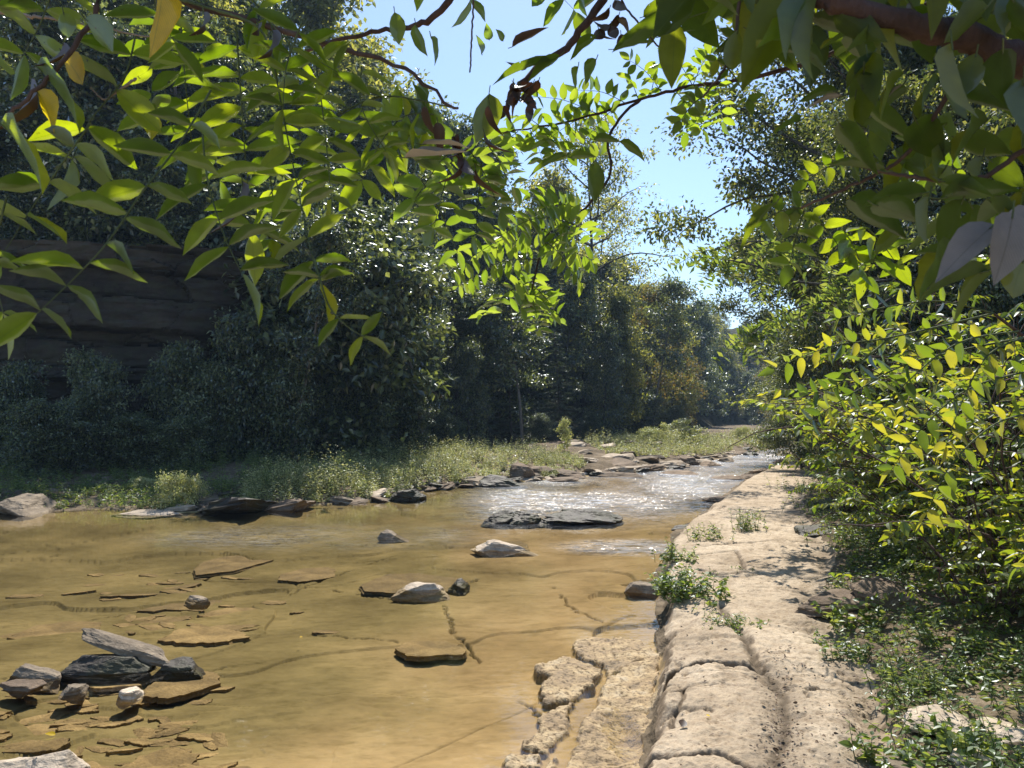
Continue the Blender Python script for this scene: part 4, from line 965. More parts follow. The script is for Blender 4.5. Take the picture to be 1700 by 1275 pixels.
def plant(name, label, px, py, H, nst, leaf, seed, z=.29, lean=.3, wid=.45, per=14, kind='kite', group=None, mat='path_weed', droop=-.2, spread=.0):
    r = np.random.default_rng(seed); p = G(px, py, z); gz = hz(p[0], p[1]); lb, sb = MB(), MB(); mb = MB()
    for k in range(nst):
        b = np.array([r.normal(0, spread), r.normal(0, spread), 0]); herb(mb, r, b, H, 1, leaf, lean, wid, per, kind=kind, droop=droop)
    root = thing(name, label, 'plant', (p[0], p[1], gz), group)
    # leaves and stems as parts
    for part, mi, mt in (('leaves', 0, M[mat]), ('stems', 1, M['greenstem'])):
        m2 = MB(); m2.v = mb.v; m2.n = mb.n
        for k in (3, 4):
            for f, u, i in zip(mb.f[k], mb.uv[k], mb.mi[k]):
                if i[0] == mi: m2.f[k].append(f); m2.uv[k].append(u); m2.mi[k].append(i * 0)
        o = m2.build(part, mt, root, smooth=False)
    return root
plant('weed_clump', 'big leafy weed clump on the water side of the path beside the tan boulder', 1138, 1000, .40, 64, .095, 1, .2, .5, .6, 12, spread=.17)
plant('weed_clump', 'weeds hanging over the ledge above the big leafy clump', 1122, 940, .32, 34, .08, 2, .2, .5, .5, 12, spread=.14)
plant('weed_clump', 'low green tuft growing in the crack of the path', 1215, 1035, .16, 60, .055, 3, .29, .6, .5, 9, spread=.13)
plant('weed_clump', 'upright dark weed standing in the middle of the path', 1236, 880, .44, 26, .085, 4, .28, .25, .4, 14, spread=.09)
plant('weed_clump', 'small weed right of the upright dark weed', 1264, 862, .26, 9, .07, 5, .28, .35, .4, 10, spread=.08)
plant('weed_clump', 'yellowish weeds on the ledge edge where the stream narrows', 1175, 905, .32, 20, .075, 6, .2, .4, .45, 12, spread=.16)
plant('weed_clump', 'little weeds in the slanting crack of the path', 1232, 945, .11, 14, .045, 7, .29, .5, .5, 8, spread=.08)
plant('weed_clump', 'pale green feathery weed at the right of the path, near the bottom', 1510, 1150, .36, 30, .075, 8, .34, .32, .24, 22, spread=.10)
plant('weed_stalk', 'single tall thin stalk standing in the feathery weed', 1524, 1182, .72, 1, .07, 9, .34, .12, .2, 22)
plant('weed_clump', 'dark green clump under the leaning slab', 1420, 1085, .26, 26, .075, 10, .31, .4, .5, 12, spread=.12)
plant('weed_clump', 'broad leaved seedling clump in front of the leaning slab', 1405, 1040, .34, 14, .10, 11, .31, .3, .6, 9, spread=.10, kind='ovate')
plant('weed_clump', 'nettle-like clump in the bottom right at the path edge', 1480, 1262, .25, 20, .08, 12, .32, .4, .55, 10, spread=.10, kind='ovate')
plant('weed_clump', 'broad leaved plant between the tan stones at bottom right', 1575, 1245, .22, 10, .10, 13, .34, .4, .7, 8, spread=.07, kind='ovate')
plant('weed_clump', 'leafy weeds at the right border above the tan stones', 1640, 1130, .32, 26, .08, 14, .36, .5, .5, 12, spread=.16)
plant('weed_clump', 'dim weeds in the shade under the dark leaves', 1580, 1080, .34, 24, .085, 15, .36, .5, .5, 12, spread=.18)
plant('weed_clump', 'grassy clump at the right of the path beside the mossy stone', 1420, 915, .42, 26, .085, 16, .32, .4, .35, 14, spread=.2)
plant('weed_clump', 'pale weeds on the right of the path at mid distance', 1360, 850, .5, 30, .09, 17, .32, .4, .4, 14, spread=.3)
plant('weed_clump', 'far weeds spilling on the path from the right', 1340, 815, .55, 30, .10, 18, .32, .4, .4, 14, spread=.4)
plant('weed_clump', 'sunny weeds in front of the shrubs, right of the mossy stone', 1480, 945, .5, 30, .09, 19, .36, .4, .5, 14, spread=.22)
plant('weed_clump', 'small sprig beside the bottom right corner', 1660, 1262, .2, 10, .07, 20, .34, .4, .6, 8, spread=.07)

# leafy ground cover on the right bank: uncountable small herbs
mb = MB(); r = np.random.default_rng(44)
for i in range(900):
    y = 3.6 + 13 * r.random() ** 1.3; x = LEDGE_X(y) + .08 + abs(r.normal(0, .7)) * (1 + .06 * y)
    herb(mb, r, np.array([x, y, hz(x, y)]), r.uniform(.08, .28), 2, .07, .5, .55, 7)
tag(mb.build('undergrowth', [M['path_weed'], M['greenstem']], smooth=False), kind='stuff')

# fallen leaves and crumbs on the ledge
mb = MB(); r = np.random.default_rng(45); n = 900
px = np.concatenate([1295 + r.normal(0, 20, 420), r.uniform(1090, 1470, 220), 1430 + r.normal(0, 45, 560)]); py = np.concatenate([r.uniform(1080, 1300, 420), r.uniform(850, 1300, 220), r.uniform(880, 1300, 560)])
pts = np.array([G(a, b, .29) for a, b in zip(px, py)]); hh = terrain(pts[:, 0], pts[:, 1])[0]; pts[:, 2] = hh + .012
ok = hh > .16; pts = pts[ok]; n = len(pts)
L = r.uniform(.008, .034, n) * r.uniform(.6, 1.2, n)
leaves(mb, pts, np.stack([r.normal(size=n), r.normal(size=n), r.normal(0, .25, n)], -1), np.array([0, 0, 1.0]) + r.normal(size=(n, 3)) * .45, L, L * .55, 'ovate')
tag(mb.build('fallen_leaves', M['litter'], smooth=False), kind='stuff')
def one_leaf(label, px, py, L, mat, z=.3, seed=0, w=.6, nm='fallen_leaf'):
    r = np.random.default_rng(seed); p = G(px, py, z); p[2] = terrain(np.array([p[0]]), np.array([p[1]]))[0][0] + .02 if z > .1 else z; mb = MB()
    leaves(mb, np.zeros((1, 3)), np.array([[r.normal(), r.normal(), .2]]), np.array([[.2, -.3, 1.]]), L, L * w, 'ovate'); o = mb.build(nm, mat); o.location = p; tag(o, label, 'leaf')
one_leaf('curled red-brown leaf lying on the near left of the path', 1132, 1212, .09, M['dead'], seed=1)
one_leaf('pinkish dead leaf on the right half of the path', 1418, 1146, .08, M['litter'], seed=2)
one_leaf('orange fallen leaf on the near path above the red-brown one', 1172, 1188, .035, M['yellow'], seed=3)
one_leaf('yellow leaf drifting on the water at the lower left', 92, 1220, .07, M['yellow'], z=.006, seed=4)
one_leaf('small yellow leaf floating in the middle of the river', 502, 1057, .04, M['yellow'], z=.006, seed=5)

# the sunny shrubs along the right of the path
def make_shrub(name, H, W, nst, leaf, seed, mat='shrub', per=38, kind='ovate', wid=.5):
    r = np.random.default_rng(seed); root = link(name, None); sb, lb = MB(), MB()
    for s in range(nst):
        th = r.uniform(0, 6.28); d = np.array([math.cos(th) * .6, math.sin(th) * .6, 1]); L = H * r.uniform(.7, 1.25)
        pts = limb(r, np.array([math.cos(th) * .15, math.sin(th) * .15, -.1]), d, L, -.55, 12, .13); tube(sb, pts, np.linspace(.016, .004, 12), 5)
        for t in range(7):
            g = r.uniform(.22, 1) * 10.99; i = int(g); p0 = pts[i] + (pts[i + 1] - pts[i]) * (g % 1); th2 = r.uniform(0, 6.28)
            tw = limb(r, p0, (math.cos(th2), math.sin(th2), .25), W * r.uniform(.35, .75), -.5, 7, .12); tube(sb, tw, np.linspace(.006, .002, 7), 4)
            n = int(per * r.uniform(.6, 1.3) / 2); u = (.12 + .88 * (np.arange(n) + .5) / n) * 5.99; j = u.astype(int); c = tw[j] + (tw[j + 1] - tw[j]) * (u % 1)[:, None]
            tan = nrm(tw[j + 1] - tw[j]); sd = nrm(np.cross(tan, [0, 0, 1.0])) * np.where(np.arange(n) % 2, 1, -1)[:, None]
            ax = tan * .5 + sd * .8 + np.array([0, 0, -.3]) + r.normal(size=(n, 3)) * .3; Ls = leaf * r.uniform(.55, 1.3, n)
            leaves(lb, c, ax, np.array([0, .35, 1.0]) + r.normal(size=(n, 3)) * .4, Ls, Ls * wid, kind, curl=r.uniform(-.1, .25, n))
    sb.build('stems', M['twig'], root); lb.build('foliage', M[mat], root, smooth=False); return root
SH = [make_shrub('leafy_shrub', 2.6, 1.1, 18, .10, 301, per=38), make_shrub('leafy_shrub', 2.2, 1.0, 18, .085, 302, mat='shrub_green', per=42), make_shrub('leafy_shrub', 3.2, 1.25, 20, .115, 303, per=38),
      make_shrub('leafy_shrub', 1.3, .8, 14, .075, 304, per=34)]
su = set()
def shrub(k, px, Y, sc, label, rz, dz=0, x=None):
    x = (px - 850) / F * Y if x is None else x; loc = (x, Y, hz(x, Y) - .05 + dz)
    if k in su: dup(SH[k], loc, rz, sc, label)['category'] = 'shrub'
    else:
        su.add(k); o = SH[k]; o.location = loc; o.rotation_euler = (0, 0, rz); o.scale = (sc,) * 3; tag(o, label, 'shrub')
shrub(0, 1525, 11.5, .85, 'sunny shrub nearest the far path, with yellow-green backlit leaves', 0)
shrub(2, 1700, 10.2, 1.05, 'tall arching shrub over the right of the path', 1.1)
shrub(1, 1600, 8.6, .9, 'sunny shrub in front of the tall arching shrub', 2.3)
shrub(2, 1730, 8.4, 1.1, 'tall shrub whose top touches the big dark leaves', 3.0)
shrub(0, 1690, 7.2, .95, 'yellow-leaved shrub at the right edge above the leaning slab', 4.2)
shrub(2, 1790, 6.8, 1.0, 'shrub cut by the right border of the picture', 5.1)
shrub(1, 1660, 7.0, .75, 'lower shrub hanging over the leaning slab', .7)
shrub(3, 1560, 9.6, .8, 'small shrub at the path edge above the tan slab', 1.9)
shrub(3, 1475, 12, .8, 'small shrub behind the low mossy stone', 3.3)
shrub(3, 1425, 14.5, 1.1, 'small far shrub beside the far end of the weeds', 5.6)
shrub(0, 1500, 16, 1.0, 'pale shrub under the dense dark tree', 2.0)
shrub(1, 1575, 14, 1.2, 'shrub between the pale shrub and the tall arching shrub', 4.6)
shrub(0, 1435, 22, .8, 'far shrub where the path bends out of sight', 1.4)
shrub(1, 1600, 12, 1.3, 'shrub behind the row of sunny shrubs', .3)
shrub(1, 1690, 9.5, 1.3, 'back shrub at the right border behind the cut one', 2.8)
shrub(1, 1600, 10.5, 1.4, 'tall back shrub whose top stands behind the sunny row', 2.2)
shrub(2, 1760, 11, 1.3, 'tallest back shrub near the right border', 1.6)
shrub(0, 1570, 13.5, 1.2, 'back shrub showing between the tree trunks and the tall arching shrub', 3.9)
shrub(2, 1740, 13, 1.45, 'tallest shrub of all, standing behind the row under the tree crowns', 4.1)
shrub(0, 1800, 10.5, 1.5, 'broad tall shrub at the right border behind the yellow-leaved one', 3.6)
# ------------------------------------------------------------------ the branches hanging into the picture
def W3(pts):
    return np.array([P(a, b, d) for a, b, d in pts])

def compound(parent, pts, pairs, Lpx, mat='ash', seed=0, wid=.32, N0=None, Nb=(0, .42, .9), droop=.08, name='compound_leaf', jit=.22, term=True, kind='lance', mb=None, fwd=.16, r0=.0022):
    r = np.random.default_rng(seed); own = mb is None
    if own: mb = MB()
    path = smooth_path(W3(pts), 26); d = np.mean([p[2] for p in pts]); L = Lpx / F * d
    tube(mb, path, np.linspace(r0 * (.6 + .4 * d / 1.5), r0 * .35, 26), 5, mi=1)
    t = nrm(np.gradient(path, axis=0)); Nb = np.array(N0 if N0 is not None else Nb, float); A0 = nrm(np.array([r.normal(0, .25), 1.0, r.normal(0, .15)]))
    u = np.linspace(.14, .97, pairs); pos, ax, nor, ln = [], [], [], []
    for k, q in enumerate(u):
        i = min(int(q * 25), 24); c = path[i] * (1 - (q * 25 - i)) + path[i + 1] * (q * 25 - i); s = nrm(np.cross(A0, t[i]))
        for sg in (-1, 1):
            if r.random() < .06: continue
            a = s * sg * (.95 + r.normal(0, .08)) + t[i] * (fwd + r.normal(0, .16)) + np.array([0, 0, -droop + r.normal(0, .14)]) + np.array([0, r.normal(0, .18), 0])
            pos.append(c + t[i] * L * r.normal(0, .04)); ax.append(a); nor.append(Nb + r.normal(size=3) * jit); ln.append(L * (1 - .28 * abs(q - .45)) * r.uniform(.82, 1.12))
    if term: pos.append(path[-1]); ax.append(t[-1] + r.normal(size=3) * .1); nor.append(Nb + r.normal(size=3) * jit); ln.append(L * .95)
    ln = np.array(ln); n = len(ln)
    leaves(mb, np.array(pos), np.array(ax), np.array(nor), ln, ln * wid * r.uniform(.85, 1.15, n), kind, curl=r.uniform(-.14, .12, n), wob=r.uniform(0, 6, n))
    if own: return mb.build(name, [M[mat], M['greenstem']], parent, uv=True)

def branch(parent, pts, r0, r1, mat='branch', name='branch', n=40, wig=.004):
    path = smooth_path(W3(pts), n); rr = np.random.default_rng(int(abs(pts[0][0]) + abs(pts[-1][1]))); path = path + rr.normal(size=path.shape) * r0 * .25
    rad = np.linspace(r0, r1, n) * (1 + .12 * np.abs(np.sin(np.arange(n) * 1.3)) ** 6); mb = MB(); tube(mb, path, rad, 8); return mb.build(name, M[mat], parent)

def single(parent, base, tip, d0, d1, wpx, mat='bigleaf', N=(0, .5, .85), seed=0, kind='ovate', name='leaf', curl=.1):
    a = P(base[0], base[1], d0); b = P(tip[0], tip[1], d1); L = np.linalg.norm(b - a); mb = MB(); w = wpx / F * (d0 + d1) / 2
    r = np.random.default_rng(seed)
    leaves(mb, a[None], (b - a)[None], (np.array(N) + r.normal(size=3) * .12)[None], np.array([L]), np.array([w]), kind, curl=np.array([curl]), wob=r.uniform(0, 6, 1))
    tube(mb, np.array([a - (b - a) * .12 + np.array([0, 0, .004]), a, a + (b - a) * .1]), .0012, 4, mi=1)
    return mb.build(name, [M[mat], M['greenstem']], parent, uv=True)

def trunk(parent, pts, r0, r1):
    mb = MB(); tube(mb, smooth_path(np.array(pts, float), 30), np.linspace(r0, r1, 30), 10); return mb.build('trunk', M['bark'], parent)

# --- left: ash-like tree whose long compound leaves hang in from the top left
T1 = thing('ash_tree', 'ash-like tree hanging long backlit compound leaves in from the top left', 'tree')
trunk(T1, [(-2.7, .1, .3), (-2.6, .2, 2.2), (-2.35, .5, 3.6), (-1.9, 1.0, 4.6), (-1.4, 1.5, 5.2)], .11, .03)
branch(T1, [(-620, -420, 1.2), (-300, -200, 1.5), (80, -75, 1.6), (300, 0, 1.6), (520, 66, 1.62), (660, 112, 1.65), (762, 182, 1.66)], .012, .003, 'twig')
branch(T1, [(-900, -100, 1.3), (-300, 10, 1.5), (0, 22, 1.6), (110, 36, 1.6), (250, 62, 1.65)], .006, .0016, 'palestem', 'twig')
branch(T1, [(-500, -500, 1.3), (-60, -250, 1.4), (150, -30, 1.4), (128, 70, 1.4), (60, 150, 1.38), (10, 190, 1.36)], .007, .003, 'twig', 'twig')
branch(T1, [(300, 0, 1.6), (420, 40, 1.52), (455, 100, 1.5)], .003, .002, 'greenstem', 'twig')
branch(T1, [(560, 190, 1.9), (640, 160, 1.9), (760, 180, 1.8)], .0025, .0018, 'greenstem', 'twig')
branch(T1, [(225, 130, 1.5), (190, 155, 1.5), (172, 165, 1.5), (150, 145, 1.5)], .003, .001, 'palestem', 'twig')
C = compound
C(T1, [(350, 150, 1.2), (300, 235, 1.16), (235, 320, 1.1), (180, 400, 1.06), (125, 460, 1.03), (62, 520, 1.0)], 8, 104, seed=1, N0=(.1, .6, .78), wid=.36, droop=.04, fwd=.12, jit=.10)
C(T1, [(335, 205, 1.4), (345, 300, 1.35), (372, 390, 1.3), (402, 455, 1.28)], 5, 108, seed=2, wid=.3, jit=.16)
C(T1, [(452, 90, 1.52), (472, 200, 1.52), (492, 300, 1.52), (512, 400, 1.35), (532, 470, 1.3)], 8, 82, seed=3, wid=.32)
C(T1, [(522, 430, 1.3), (545, 505, 1.27), (575, 540, 1.25), (602, 558, 1.25)], 3, 62, seed=4, wid=.4, N0=(0, .5, .85))
C(T1, [(392, 40, 1.7), (400, 160, 1.7), (408, 270, 1.7), (418, 385, 1.7)], 8, 96, seed=5, wid=.34)
C(T1, [(150, 205, 1.38), (90, 290, 1.36), (50, 350, 1.34), (0, 430, 1.32)], 4, 96, seed=6, wid=.45, N0=(0, .4, .9))
C(T1, [(10, 330, 1.3), (-10, 430, 1.3), (5, 520, 1.3)], 3, 84, seed=7, wid=.34)
C(T1, [(225, 60, 1.5), (205, 130, 1.5), (150, 200, 1.48), (120, 265, 1.46)], 4, 112, seed=8, wid=.42, N0=(.1, .5, .8))
rn = np.random.default_rng(7)
for k, (a, b, c, e, d, n, L) in enumerate([(300, 30, 320, 250, 1.75, 6, 92), (340, 60, 365, 300, 1.9, 7, 88), (480, 70, 505, 300, 1.95, 8, 78),
    (520, 70, 550, 330, 1.7, 8, 80), (600, 110, 640, 250, 1.9, 6, 74), (260, 20, 250, 190, 1.8, 5, 92), 
    (500, 40, 470, 180, 1.5, 5, 96), (420, 0, 560, 120, 1.6, 6, 84),
    (90, -30, 40, 90, 1.5, 4, 100), (260, -40, 290, 70, 1.4, 3, 100), (440, 240, 455, 400, 1.9, 6, 76)]):
    C(T1, [(a, b, d), ((a * .6 + c * .4) + rn.normal(0, 8), b * .5 + e * .5, d), (c, e, d + rn.normal(0, .06))], n, L * .86, seed=20 + k, wid=rn.uniform(.28, .36), N0=(rn.normal(0, .2), rn.uniform(.2, .6), .88), jit=.22)
# solitary blades, yellow and dead ones
single(T1, (268, -25), (266, 108), 1.3, 1.3, 62, 'yellow', (.3, .75, .3), 1, name='yellow_leaf')
single(T1, (104, 90), (148, 142), 1.45, 1.45, 46, 'yellow', (.1, .8, .5), 2, name='yellow_leaf')
single(T1, (62, 152), (105, 222), 1.4, 1.4, 58, 'yellow', (-.2, .7, .5), 3, name='yellow_leaf')
single(T1, (0, 205), (102, 305), 1.25, 1.2, 82, 'ash', (0, .5, .8), 4)
single(T1, (-40, 70), (28, 92), 1.2, 1.15, 100, 'ash', (0, .7, .6), 5)
single(T1, (140, 30), (206, 88), 1.35, 1.33, 46, 'ash', (.1, .6, .8), 6)
single(T1, (60, 110), (160, 205), 1.4, 1.36, 76, 'ash', (0, .3, .9), 7)
single(T1, (105, 20), (118, 68), 1.4, 1.4, 30, 'ash', (0, .7, .6), 8)
for k, (a, b, c) in enumerate([((338, 20), (352, 70), 26), ((452, 50), (468, 112), 34), ((428, 40), (440, 62), 20), ((402, 300), (408, 400), 26), ((52, 130), (62, 225), 40), ((105, 70), (100, 130), 26)]):
    single(T1, a, b, 1.42, 1.4, c, 'dead', (.5, .6, .3), 30 + k, name='dead_leaf', curl=.5)
mb = MB(); rn = np.random.default_rng(8)                       # unseen rest of its crown, added to shade the leaves below
for k in range(46):
    a = rn.uniform(-650, 800); b = rn.uniform(-1150, -320); d = rn.uniform(1.4, 3.0); compound(None, [(a, b, d), (a + rn.normal(0, 60), b + 100, d), (a + rn.normal(0, 90), b + 210, d)], 6, 120, seed=400 + k, wid=.42, mb=mb, N0=(rn.normal(0, .3), .4, .85))
tag(mb.build('unseen_shade_crown', [M['ash'], M['greenstem']], T1, uv=True), kind='stuff')

# --- middle: small-leaved tree whose branch hangs down before the sky
T2 = thing('locust_tree', 'small-leaved tree hanging a bright feathery spray down the middle of the picture', 'tree')
trunk(T2, [(2.6, -.4, .4), (2.5, -.2, 2.4), (2.2, .4, 4.0), (1.7, 1.3, 4.9), (1.1, 2.0, 5.3)], .12, .03)
branch(T2, [(1400, -480, 2.4), (1120, -200, 2.45), (1000, -5, 2.4), (945, 75, 2.4), (872, 128, 2.35), (836, 185, 2.3), (790, 215, 2.3)], .017, .006)
branch(T2, [(1000, -480, 2.2), (830, -120, 2.2), (748, 0, 2.2), (700, 40, 2.25), (640, 50, 2.3), (560, 66, 2.3), (500, 90, 2.35)], .013, .004)
branch(T2, [(1700, -100, 2.6), (1450, 60, 2.9), (1240, 132, 3.0), (1150, 142, 3.0), (1060, 166, 3.0), (950, 200, 3.0), (822, 222, 3.0)], .011, .003)
branch(T2, [(1062, 166, 3.0), (1035, 190, 2.95), (1010, 232, 2.9), (1012, 290, 2.85), (968, 348, 2.8), (930, 362, 2.8), (905, 400, 2.8), (885, 470, 2.8), (880, 510, 2.8)], .006, .003)
branch(T2, [(790, -200, 2.0), (786, 0, 2.0), (780, 120, 2.0)], .003, .002, 'twig', 'twig')
branch(T2, [(1000, -300, 2.2), (1020, -40, 2.2), (1070, 50, 2.2), (1130, 115, 2.2)], .004, .002, 'twig', 'twig')
fr = [((965, 348), (905, 345), 8), ((955, 352), (880, 330), 8), ((930, 362), (830, 392), 10), ((925, 365), (985, 395), 8), ((915, 380), (800, 420), 10), ((912, 385), (745, 455), 12),
      ((905, 400), (965, 470), 9), ((900, 420), (985, 432), 9), ((898, 430), (760, 475), 11), ((888, 465), (800, 525), 10),
      ((886, 475), (930, 530), 8), ((883, 485), (895, 548), 8), ((882, 500), (915, 520), 6), ((892, 450), (860, 520), 8), ((915, 375), (950, 440), 8)]
for k, (a, b, n) in enumerate(fr):
    mid = ((a[0] + b[0]) / 2, (a[1] + b[1]) / 2 - .12 * abs(b[0] - a[0]))
    C(T2, [(*a, 2.8), (*mid, 2.8 + rn.normal(0, .1)), (*b, 2.8 + rn.normal(0, .4))], n, rn.uniform(28, 36), 'locust', 60 + k, .36, (rn.normal(0, .25), .55, .8), .28, jit=.25, r0=.0016)
fr = [((1150, 142), (1110, 90), 6, 24), ((1100, 155), (1045, 100), 5, 24), ((1060, 166), (1040, 130), 4, 22), ((1040, 172), (960, 150), 7, 30), ((990, 188), (880, 160), 8, 30), ((1000, 186), (905, 235), 8, 30), ((950, 200), (880, 232), 6, 32),
      ((1020, 180), (965, 245), 7, 30), ((900, 212), (850, 195), 5, 30), ((1120, 150), (1165, 215), 6, 30), ((1150, 142), (1180, 90), 6, 28), ((1160, 140), (1140, 220), 7, 30), ((1190, 138), (1200, 200), 6, 30), ((1080, 160), (1095, 105), 5, 24),
      ((880, 216), (900, 265), 6, 32), ((860, 218), (820, 270), 6, 34), ((1010, 235), (940, 255), 5, 34)]
for k, (a, b, n, L) in enumerate(fr):
    mid = ((a[0] + b[0]) / 2, (a[1] + b[1]) / 2 - 8); C(T2, [(*a, 3), (*mid, 3), (*b, 3 + rn.normal(0, .1))], n, L, 'locust', 90 + k, .5, (rn.normal(0, .3), .5, .8), .2, jit=.35, r0=.0014)
# left shoulder of the spray, larger and hazier leaves
fr = [((770, 230), (690, 330), 6, 60), ((760, 240), (720, 380), 7, 50), ((800, 270), (790, 390), 7, 46), ((740, 210), (640, 250), 5, 70), ((720, 190), (640, 210), 5, 66), ((780, 250), (830, 350), 7, 44), ((700, 300), (760, 420), 6, 44), ((660, 200), (600, 300), 5, 70), ((790, 220), (850, 310), 6, 46)]
for k, (a, b, n, L) in enumerate(fr):
    mid = ((a[0] + b[0]) / 2, (a[1] + b[1]) / 2 - 10); C(T2, [(*a, 2.2), (*mid, 2.2), (*b, 2.2 + rn.normal(0, .1))], n, L, 'ash' if L > 60 else 'locust', 120 + k, .42, (rn.normal(0, .3), .55, .78), .25, jit=.3)
# the broad shaded leaves before the sky and the knot of dead ones
for k, (a, b, w, mt) in enumerate([((1068, 28), (1120, -8), 26, 'bigleaf'), ((1018, 82), (1085, 60), 20, 'bigleaf'), ((1092, 62), (1150, 42), 18, 'bigleaf'), ((985, 232), (1030, 230), 22, 'bigleaf'), ((1028, 235), (1075, 262), 26, 'bigleaf'),
    ((985, 268), (992, 342), 30, 'bigleaf'), ((945, 262), (990, 255), 22, 'bigleaf'), ((940, 258), (872, 285), 20, 'bigleaf'), ((930, 92), (870, 130), 22, 'bigleaf'), ((915, 100), (812, 125), 20, 'bigleaf'), ((990, 60), (940, 95), 26, 'bigleaf'),
    ((812, 155), (798, 245), 56, 'bigleaf'), ((800, 90), (795, 58), 18, 'locust'), ((812, 66), (808, 40), 16, 'locust'), ((835, 68), (826, 48), 16, 'locust'), ((850, 78), (905, 40), 18, 'dead'), ((690, 40), (705, 100), 24, 'ash'), ((715, 60), (730, 110), 26, 'ash'),
    ((655, 20), (665, 80), 28, 'ash'), ((990, 98), (965, 140), 30, 'ash'), ((960, 110), (950, 150), 26, 'ash')]):
    single(T2, a, b, 2.0, 2.0, w, mt, (rn.normal(0, .3), .3, .9), 150 + k)
single(T2, (672, 262), (778, 255), 1.6, 1.55, 40, 'pale', (0, -.55, .8), 170, name='pale_leaf', curl=-.1)
single(T2, (700, 240), (780, 232), 1.6, 1.6, 30, 'pale', (0, -.4, .9), 171, name='pale_leaf')
for k in range(16):
    cx, cy = 865 + rn.normal(0, 22), 150 + rn.normal(0, 18); th = rn.uniform(0, 6.28); single(T2, (cx, cy), (cx + 28 * math.cos(th), cy + 26 * abs(math.sin(th)) + 6), 2.2, 2.2 + rn.normal(0, .02), 16, 'dead', rn.normal(size=3), 180 + k, name='dead_leaf', curl=.6)
for k in range(9):
    cx, cy = 1015 + rn.normal(0, 16), 38 + rn.normal(0, 14); th = rn.uniform(0, 6.28); single(T2, (cx, cy), (cx + 30 * math.cos(th), cy + 26 * abs(math.sin(th)) + 6), 2.2, 2.2, 20, 'dead', rn.normal(size=3), 210 + k, name='dead_leaf', curl=.5)
for k in range(10):
    cx, cy = 765 + rn.normal(0, 30), 240 + rn.normal(0, 34); single(T2, (cx, cy), (cx + rn.normal(0, 10), cy + 48), 1.7, 1.7, 20, 'dead', rn.normal(size=3), 230 + k, name='dead_leaf', curl=.6)
mb = MB()
for k in range(90):
    a = rn.uniform(650, 1250); b = rn.uniform(-1000, -90); d = rn.uniform(2.2, 3.8); compound(None, [(a, b, d), (a + rn.normal(0, 50), b + 60, d), (a + rn.normal(0, 80), b + 140, d)], 7, 60, seed=600 + k, wid=.42, mb=mb, N0=(rn.normal(0, .3), .4, .85))
tag(mb.build('unseen_shade_crown', [M['locust'], M['greenstem']], T2, uv=True), kind='stuff')  # unseen leaf canopy overhead, added as shade for the near leaves

# --- top right: big dark leaves close to the lens
T3 = thing('broadleaf_tree', 'near tree with big dark leaves and a red-brown bough filling the top right', 'tree')
trunk(T3, [(1.9, .3, .4), (1.85, .4, 2.2), (1.6, .6, 3.0), (1.2, .9, 3.5)], .09, .03)
branch(T3, [(1000, -420, .9), (1200, -170, .95), (1330, -30, 1.0), (1400, 8, 1.0), (1540, 48, 1.02), (1625, 70, 1.04), (1760, 128, 1.08), (2100, 260, 1.0), (5893, -160, .45)], .0085, .026, n=70)
branch(T3, [(1625, 70, 1.04), (1560, 180, 1.1), (1500, 260, 1.15), (1430, 300, 1.2), (1330, 345, 1.3)], .004, .002, 'twig', 'twig')
branch(T3, [(1760, 200, 1.0), (1640, 290, 1.05), (1560, 300, 1.1), (1470, 285, 1.15), (1400, 270, 1.2)], .004, .002, 'twig', 'twig')
branch(T3, [(1230, -60, 1.5), (1222, 60, 1.5), (1205, 110, 1.5), (1168, 160, 1.5)], .004, .002, 'twig', 'twig')
big = [((1325, -30), (1222, 148), 96, 1.0), ((1365, -30), (1300, 152), 90, 1.0), ((1345, -20), (1275, 110), 60, .97), ((1385, 15), (1470, 70), 56, 1.0), ((1450, -60), (1455, 26), 80, 1.0), ((1490, 15), (1464, 134), 74, 1.02), ((1545, -70), (1560, 38), 66, 1.0),
       ((1530, 50), (1545, 100), 46, 1.03), ((1610, -50), (1615, 18), 56, 1.0), ((1640, 10), (1560, 70), 70, .98), ((1690, -20), (1640, 70), 60, 1.0), ((1580, 70), (1600, 212), 74, .95), ((1665, 80), (1660, 170), 66, .98), ((1480, 50), (1390, 75), 50, 1.04),
       ((1500, 120), (1440, 190), 46, 1.1), ((1700, 130), (1700, 260), 80, 1.0), ((1420, 160), (1405, 220), 44, 1.2), ((1520, 200), (1560, 260), 70, 1.1), ((1500, 260), (1560, 200), 60, 1.15), ((1430, 210), (1500, 235), 46, 1.2), ((1560, 300), (1660, 318), 36, 1.0),
       ((1540, 320), (1420, 330), 48, 1.0), ((1470, 285), (1380, 262), 34, 1.05), ((1410, 330), (1500, 380), 60, 1.05), ((1560, 330), (1690, 300), 66, 1.0), ((1600, 330), (1560, 420), 60, 1.0), ((1450, 340), (1530, 360), 70, .98), ((1290, 335), (1213, 412), 22, 1.2),
       ((1640, 330), (1700, 400), 70, 1.0), ((1500, 380), (1440, 420), 40, 1.1), ((1690, 330), (1620, 360), 60, 1.0), ((1330, 200), (1280, 215), 26, 1.3), ((1390, 150), (1320, 165), 30, 1.3), ((1300, 60), (1380, 120), 56, 1.1), ((1560, 130), (1500, 190), 54, 1.2),
       ((1640, 200), (1570, 260), 64, 1.1), ((1450, 90), (1400, 140), 44, 1.2), ((1640, 450), (1500, 480), 60, 1.05), ((1600, 420), (1500, 478), 50, 1.05), ((1660, 440), (1560, 525), 56, 1.05), ((1700, 430), (1672, 500), 70, 1.05)]
for k, (a, b, w, d) in enumerate(big):
    single(T3, a, b, d, d + rn.normal(0, .05), w * .84, 'bigleaf', (rn.normal(0, .2), rn.uniform(.15, .75), .75), 260 + k, curl=rn.uniform(0, .2))
